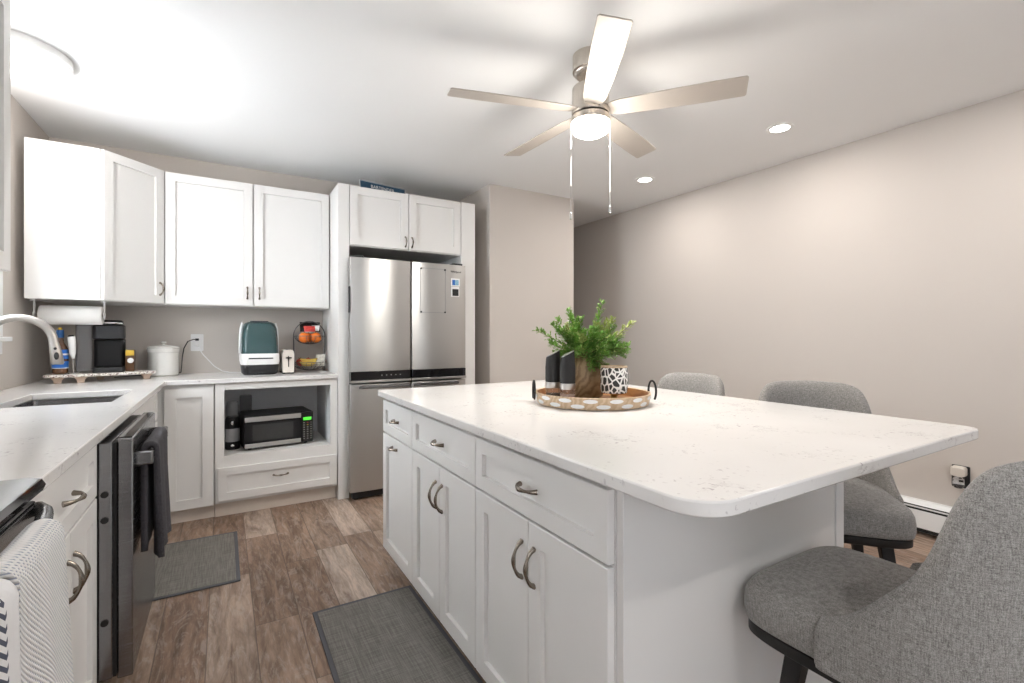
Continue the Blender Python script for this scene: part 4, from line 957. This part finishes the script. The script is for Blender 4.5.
def point(name, loc, power, col, r):
    l = bpy.data.lights.new(name, 'POINT'); l.energy = power; l.color = col; l.shadow_soft_size = r
    o = bpy.data.objects.new(name, l); C.objects.link(o); o.location = loc; return o
point('fan_lamp', (fx, fy, 2.00), 9, (1, .95, .89), .14); area('fan_downlight', (fx, fy, 2.120), (0, 0, 0), .16, .16, 10, (1, .95, .88), 'DISK')

# ------------------------------------------------------------------ other ceiling lights
DX, DY = -.83, 3.04
t = thing('flush_ceiling_light', 'round white flush-mount ceiling light above the sink at the left edge', 'ceiling light', (DX, DY, CEIL))
bm = NB(); lathe(bm, DX, DY, [(.205, CEIL-.040), (.210, CEIL-.036), (.210, CEIL-.001)], 56); obj('rim', bm, M['trim'], t, 50)
bm = NB(); lathe(bm, DX, DY, [(.198, CEIL-.0405), (.196, CEIL-.054), (.17, CEIL-.066), (.10, CEIL-.076), (.001, CEIL-.080)], 56, False, False); obj('diffuser', bm, M['dome'], t, 60, label='glowing diffuser')
point('flush_lamp', (DX, DY, CEIL-.22), 7.5, (1, .97, .94), .08)
def can_light(x, y, label, power=5):
    t = thing('recessed_light', label, 'ceiling light', (x, y, CEIL), 'recessed ceiling lights')
    bm = NB(); n = 36
    loft(bm, [[(x+r*math.cos(2*PI*i/n), y+r*math.sin(2*PI*i/n), z) for i in range(n)] for r, z in ((.078, CEIL-.0006), (.076, CEIL-.005), (.056, CEIL-.006), (.054, CEIL-.003))], cap0=False, cap1=False); obj('trim_ring', bm, M['trim'], t)
    bm = NB(); lathe(bm, x, y, [(.0535, CEIL-.0012), (.0535, CEIL-.003)], 32); obj('lens', bm, M['can'], t)
    area('can_lamp', (x, y, CEIL-.012), (0, 0, 0), .10, .10, power, (1, .96, .92), 'DISK')
can_light(2.995, 1.704, 'lit recessed ceiling light nearer the camera, right of the fan')
can_light(3.019, 2.852, 'lit recessed ceiling light farther away, towards the hallway')
can_light(2.97, .45, 'added recessed ceiling light, out of view over the near end of the room', 5)  # out of view, added to brighten the near end
can_light(.6, -.9, 'added recessed ceiling light, unseen behind the camera', 8)  # unseen can added as extra fill from behind

# ------------------------------------------------------------------ tray and what is on it
TX, TY, TZ = 1.345, 1.585, .9145
TX, TY = rayc(2.01, 592)[:2]
t = thing('serving_tray', 'round wooden tray with white shell inlay and two black loop handles on the island', 'tray', (TX, TY, TZ))
bm = NB(); lathe(bm, TX, TY, [(.222, TZ), (.229, TZ+.002), (.240, TZ+.046), (.237, TZ+.049), (.230, TZ+.046), (.219, TZ+.0105)], 64, True, False); obj('rim', bm, M['tray'], t, 30)
bm = NB(); lathe(bm, TX, TY, [(.2185, TZ+.009), (.2185, TZ+.0115)], 64); obj('tray_floor', bm, M['traydeep'], t)
bm = NB(); n = 64; loft(bm, [[(TX+r*math.cos(2*PI*i/n), TY+r*math.sin(2*PI*i/n), z) for i in range(n)] for r, z in ((.2292, TZ+.0455), (.2182, TZ+.0118))], cap0=False, cap1=False); obj('inner_wall', bm, M['traydeep'], t)
bm = NB(); rnd = random.Random(4)
for row in (0, 1):
    for k in range(15):
        a0 = 2*PI*(k+.5*row)/15; zc = TZ+(.0145, .035)[row]; hw = .027; hh = .0082
        ring = []
        for i in range(14):
            q = 2*PI*i/14; da = hw*math.cos(q)/.23; z = zc+hh*math.sin(q)
            r = .229+(z-TZ-.002)*.25+.0012
            ring.append((TX+r*math.cos(a0+da), TY+r*math.sin(a0+da), z))
        bm.faces.new([bm.verts.new(p) for p in ring])
inl = obj('shell_inlay', bm, M['shell'], t); inl['label'] = 'white oval shell inlay'
u = Vector((math.cos(YAW), -math.sin(YAW), 0)); v = Vector((math.sin(YAW), math.cos(YAW), 0))
for sgn in (-1, 1):
    ha = .10 if sgn < 0 else -.12; hr = .0 if sgn < 0 else .45
    hu = u*math.cos(ha)+v*math.sin(ha)*1; hv = v*math.cos(ha+hr)-u*math.sin(ha+hr)
    c = Vector((TX, TY, TZ))+hu*sgn*.2435
    pts = [c+hv*(.026*math.cos(q))+Vector((0, 0, .052+.042*math.sin(q)))+hu*sgn*.003 for q in [PI*1.28-PI*1.56*i/20+0 for i in range(21)]]
    bm = NB(); tube(bm, pts, .0045, 8); obj('handle', bm, M['blackm'], t, 60, label='black iron loop handle')
TF = TZ+.0120
# vase
VX, VY = rayc(2.07, 585.5)[:2]
t = thing('wooden_vase', 'brown wooden vase with narrow neck standing in the tray', 'vase', (VX, VY, TF))
bm = NB(); lathe(bm, VX, VY, [(.055, TF), (.072, TF+.01), (.086, TF+.06), (.090, TF+.10), (.084, TF+.14), (.066, TF+.175), (.046, TF+.192), (.041, TF+.20), (.043, TF+.212), (.038, TF+.213), (.034, TF+.20), (.034, TF+.17)], 40); obj('vase_body', bm, M['wood'], t, 60)
# greenery
t = thing('fern_bouquet', 'bushy bunch of green fern-like sprigs arranged in the wooden vase', 'plant', (VX, VY, TF+.19))
rnd = random.Random(11); st = NB(); lf = [NB(), NB()]
topz = TF+.195
def leaflet(bm, p, d, up, L, W):
    d = d.normalized(); s = d.cross(up)
    if s.length < .05: s = d.cross(Vector((1, 0, 0)))
    s.normalize(); n_ = s.cross(d)
    a = bm.verts.new(p); b = bm.verts.new(p+d*L*.5+s*W+n_*W*.3); c = bm.verts.new(p+d*L); e = bm.verts.new(p+d*L*.5-s*W+n_*W*.3)
    bm.faces.new([a, b, c]); bm.faces.new([a, c, e])
def sprig(az, el, L, droop, yel):
    d = Vector((math.cos(az)*math.cos(el), math.sin(az)*math.cos(el), math.sin(el)))
    p = Vector((VX, VY, topz-.02))+Vector((math.cos(az), math.sin(az), 0))*.018
    pts = [p.copy()]; n_ = 12
    for i in range(n_):
        d = (d+Vector((rnd.uniform(-.12, .12), rnd.uniform(-.12, .12), -droop*(.3+i/n_)))).normalized()
        p = p+d*(L/n_); pts.append(p.copy())
    tube(st, pts, [.0018*(1-.6*i/n_) for i in range(n_+1)], 5)
    for i in range(2, n_+1):
        tdir = (pts[i]-pts[i-1]).normalized(); f = i/n_
        nb = 4
        for b_ in range(nb):
            q = rnd.uniform(0, 2*PI); pr = tdir.orthogonal().normalized(); pr.rotate(Matrix.Rotation(q, 3, tdir))
            bl = (.040*(1.15-f*.7))*rnd.uniform(.7, 1.15); bd_ = (pr*.85+tdir*.75+Vector((0, 0, .15))).normalized(); bp_ = pts[i-1].lerp(pts[i], rnd.random())
            m_ = 5
            for j in range(m_):
                pp = bp_+bd_*bl*(j+.6)/m_
                for sd in (-1, 1, 0):
                    dd_ = (bd_*(.75)+(bd_.cross(Vector((0, 0, 1)))*sd*.8)+Vector((rnd.uniform(-.4, .4), rnd.uniform(-.4, .4), rnd.uniform(-.3, .5)))).normalized()
                    leaflet(lf[1 if (yel and f > .6) or rnd.random() < .10 else 0], pp, dd_, Vector((0, 0, 1)), rnd.uniform(.008, .014), rnd.uniform(.0022, .0036))
# directions in camera-based azimuth so the crown spreads like the photographed bunch
au = math.atan2(u.y, u.x)
special = [(PI*.98, .62, .23, .02, False), (PI*.95, .95, .20, .0, False), (PI*1.05, .75, .20, .03, False), (0.05, .72, .235, .0, True), (.15, .95, .20, .0, True), (.02, 1.22, .245, -.01, False), (-.1, .45, .18, .04, False), (.0, .35, .17, .02, False),
           (PI*.9, 1.22, .235, .0, False), (PI*1.1, 1.3, .20, .0, False), (PI*1.1, .2, .14, .05, False), (-1.2, .1, .13, .12, False), (-1.5, -.05, .11, .1, False), (PI, .05, .14, .04, False), (.3, .9, .15, .02, True)]
for az, el, L, dr_, ye in special: sprig(au+az, el, L, dr_, ye)
for k in range(44):
    sprig(rnd.uniform(0, 2*PI), rnd.uniform(.15, 1.4), rnd.uniform(.12, .185), rnd.uniform(0, .06), rnd.random() < .2)
obj('stems', st, M['stem'], t); obj('foliage', lf[0], M['grn'], t); obj('foliage_tips', lf[1], M['grn2'], t, label='yellowish young sprig tips')
# grinders
def grinder(D, uu, label, fill, fl):
    x, y = rayc(D, uu)[:2]
    t = thing('spice_grinder', label, 'grinder', (x, y, TF), 'electric spice grinders on the tray')
    bm = NB(); lathe(bm, x, y, [(.025, TF), (.030, TF+.004), (.0305, TF+.055), (.029, TF+.0595)], 28); cu_ = obj('spice_chamber', bm, M['acry'], t)
    bm = NB(); lathe(bm, x, y, [(.027, TF+.003), (.0275, TF+.036)], 24); obj('spice', bm, M[fill], cu_, label=fl)
    bm = NB(); lathe(bm, x, y, [(.0305, TF+.060), (.0310, TF+.061), (.0310, TF+.082), (.0300, TF+.083)], 28); obj('steel_collar', bm, M['steel'], t)
    bm = NB(); n = 32; rings = []
    for i, (r, z) in enumerate(((.0300, TF+.0835), (.0310, TF+.10), (.0310, TF+.14), (.0285, TF+.175), (.0265, None))):
        ring = []
        for q in range(n):
            a = 2*PI*q/n; cx2, cy2 = r*math.cos(a), r*math.sin(a)
            zz = z if z else TF+.196+.52*(cx2*u.x+cy2*u.y)
            ring.append((x+cx2, y+cy2, zz))
        rings.append(ring)
    loft(bm, rings); obj('grip', bm, M['blackm'], t, 40)
    bm = NB(); loft(bm, [[(x+r*math.cos(2*PI*q/n), y+r*math.sin(2*PI*q/n), TF+h_+.52*(r*math.cos(2*PI*q/n)*u.x+r*math.sin(2*PI*q/n)*u.y)) for q in range(n)] for r, h_ in ((.0255, .1965), (.0255, .199), (.022, .1995))]); obj('top_cap', bm, M['steel'], t, 40)
grinder(1.93, 553, 'black and steel grinder holding dark peppercorns, left in the tray', 'pepper', 'dark peppercorns')
grinder(1.87, 567.5, 'black and steel grinder holding pink salt, in front of the vase', 'pink', 'pink salt')
# candle cup
cx2, cy2 = rayc(1.90, 614)[:2]
t = thing('candle_holder', 'black and white branch-patterned candle cup on brass feet in the tray', 'candle holder', (cx2, cy2, TF))
bm = NB(); lathe(bm, cx2, cy2, [(.047, TF+.043), (.050, TF+.044), (.0525, TF+.055), (.0525, TF+.140), (.049, TF+.143), (.047, TF+.139), (.046, TF+.06)], 40); obj('cup', bm, M['cup'], t, 40)
bm = NB(); n = 36; loft(bm, [[(cx2+r*math.cos(2*PI*i/n), cy2+r*math.sin(2*PI*i/n), z) for i in range(n)] for r, z in ((.0525, TF+.1435), (.0525, TF+.149), (.047, TF+.149), (.047, TF+.1435), (.0525, TF+.1435))], cap0=False, cap1=False); obj('wooden_rim', bm, M['tray'], t)
bm = NB(); lathe(bm, cx2, cy2, [(.016, TF+.020), (.012, TF+.030), (.020, TF+.0425)], 20); lathe(bm, cx2, cy2, [(.020, TF), (.024, TF+.008), (.016, TF+.0195)], 20); obj('brass_foot', bm, M['gold'], t)
for dx, nm in ((.036, 'right'), (-.03, 'left')):
    x, y = rayc(1.87, 614+dx*600)[:2]
    bm = NB(); sphere(bm, (x, y, TF+.011), .010, 14, 8, (1.2, 1, 1)); tag(obj('pebble', bm, M['gold'], base=(x, y, TF)), 'small bronze pebble in the tray %s of the candle holder foot' % nm, 'pebble')

# ------------------------------------------------------------------ counter stools
def build_chair(label):
    t = thing('counter_stool', label, 'chair', (0, 0, 0), 'upholstered counter stools')
    def outline(a, bf, br, n=64):
        pts = []
        for i in range(n):
            th = 2*PI*i/n; cs, sn = math.cos(th), math.sin(th)
            bb_ = bf if sn > 0 else br; e = 6.5 if sn > 0 else 2.8
            pts.append((a*math.copysign(abs(cs)**(2/e), cs), bb_*math.copysign(abs(sn)**(2/e), sn)))
        return pts
    bm = NB(); rings = []
    for k, z in ((.955, .508), (.985, .512), (1.0, .530), (1.0, .555), (.99, .577), (.96, .593), (.90, .602), (.70, .609), (.40, .612), (.12, .613)):
        rings.append([(x*k, y*k, z) for x, y in outline(.228, .268, .230)])
    loft(bm, rings); obj('seat', bm, M['fabric'], t, 60)
    bm = NB(); loft(bm, [[(x*k, y*k, z) for x, y in outline(.221, .260, .225)] for k, z in ((.98, .478), (1, .482), (1, .505), (.98, .5075))]); obj('seat_ring', bm, M['blackm'], t, 60)
    # wrap-around back
    bm = NB(); na, nz = 64, 12; amax = math.radians(102)
    rings = []
    for i in range(na+1):
        ph = -amax+2*amax*i/na
        dg = abs(math.degrees(ph)); f2 = min(1, max(0, (dg-38)/66))
        tab = ((0, .984), (30, .980), (40, .970), (45, .958), (50, .932), (55, .882), (60, .805), (65, .752), (70, .722), (80, .668), (88, .630), (95, .610), (103, .595))
        for (a0_, z0_), (a1_, z1_) in zip(tab, tab[1:]):
            if a0_ <= dg <= a1_+1e-6: ztop = z0_+(z1_-z0_)*(dg-a0_)/(a1_-a0_); break
        zb = .500
        dsx, dsy = math.sin(ph), -math.cos(ph)
        e = 2.6; den = (abs(dsx)**e+abs(dsy)**e)**(1/e)
        th = .052*(1-.35*f2)
        ring = []
        for side in (0, 1):
            for j in range(nz+1):
                v_ = j/nz if side == 0 else 1-j/nz
                z = zb+(ztop-zb)*v_
                h_ = (z-zb)/.465
                flare = 1+(.10*h_**1.3)*max(0, -dsy) - .02*h_*abs(dsx)
                rad = (.276 if side == 0 else .276-th)
                if v_ > .9: rad += (-.010 if side == 0 else .010)*((v_-.9)/.1)**2
                if v_ > .985: z -= .0
                ring.append((dsx/den*rad*(.88)*flare, dsy/den*(rad-.005)*flare+.012, z+(.006*math.sin(PI*min(1, max(0, (j/nz))))*0)))
        # rounded top between the two sides
        k_ = nz+1
        po, pi_ = Vector(ring[nz]), Vector(ring[nz+1]); mid_ = (po+pi_)/2+Vector((0, 0, .016))
        ring.insert(k_, tuple(mid_))
        rings.append(ring)
    R_ = loft(bm, rings)
    ob = obj('backrest', bm, M['fabric'], t, 70, subsurf=1)
    for sx_ in (-1, 1):
        for sy_ in (-1, 1):
            bm = NB(); x0_, y0_ = sx_*.150, sy_*.150-.01; x1_, y1_ = sx_*.205, sy_*.215-.01
            loft(bm, [[(cx_+a*w_, cy_+b*w_, z) for a, b in ((-1, -1), (1, -1), (1, 1), (-1, 1))] for cx_, cy_, z, w_ in ((x1_, y1_, 0, .012), (x0_, y0_, .479, .021))]); obj('leg', bm, M['blackm'], t, bevel=.003)
    return t
def copy_tree(o, parent=None):
    c = o.copy(); C.objects.link(c)
    if parent is not None: c.parent = parent
    for ch in list(o.children):
        if ch.name in src_names: copy_tree(ch, c)
    return c
ch0 = build_chair('large grey tweed counter stool in the right foreground, facing the near island end')
src_names = {c.name for c in ch0.children}
ch0.location = (1.296, .465, 0); ch0.rotation_euler = (0, 0, 0)
for (x, y, rz, lb) in ((2.035, .985, 130, 'grey tweed counter stool beyond the island corner, turned outward, its seat showing'),
                       (1.925, 1.68, 90, 'grey tweed counter stool right of the tray, only its back top showing'),
                       (1.925, 2.33, 90, 'grey tweed counter stool farthest from the camera, mostly hidden behind the candle cup')):
    c = copy_tree(ch0); c.location = (x, y, 0); c.rotation_euler = (0, 0, math.radians(rz)); c['label'] = lb
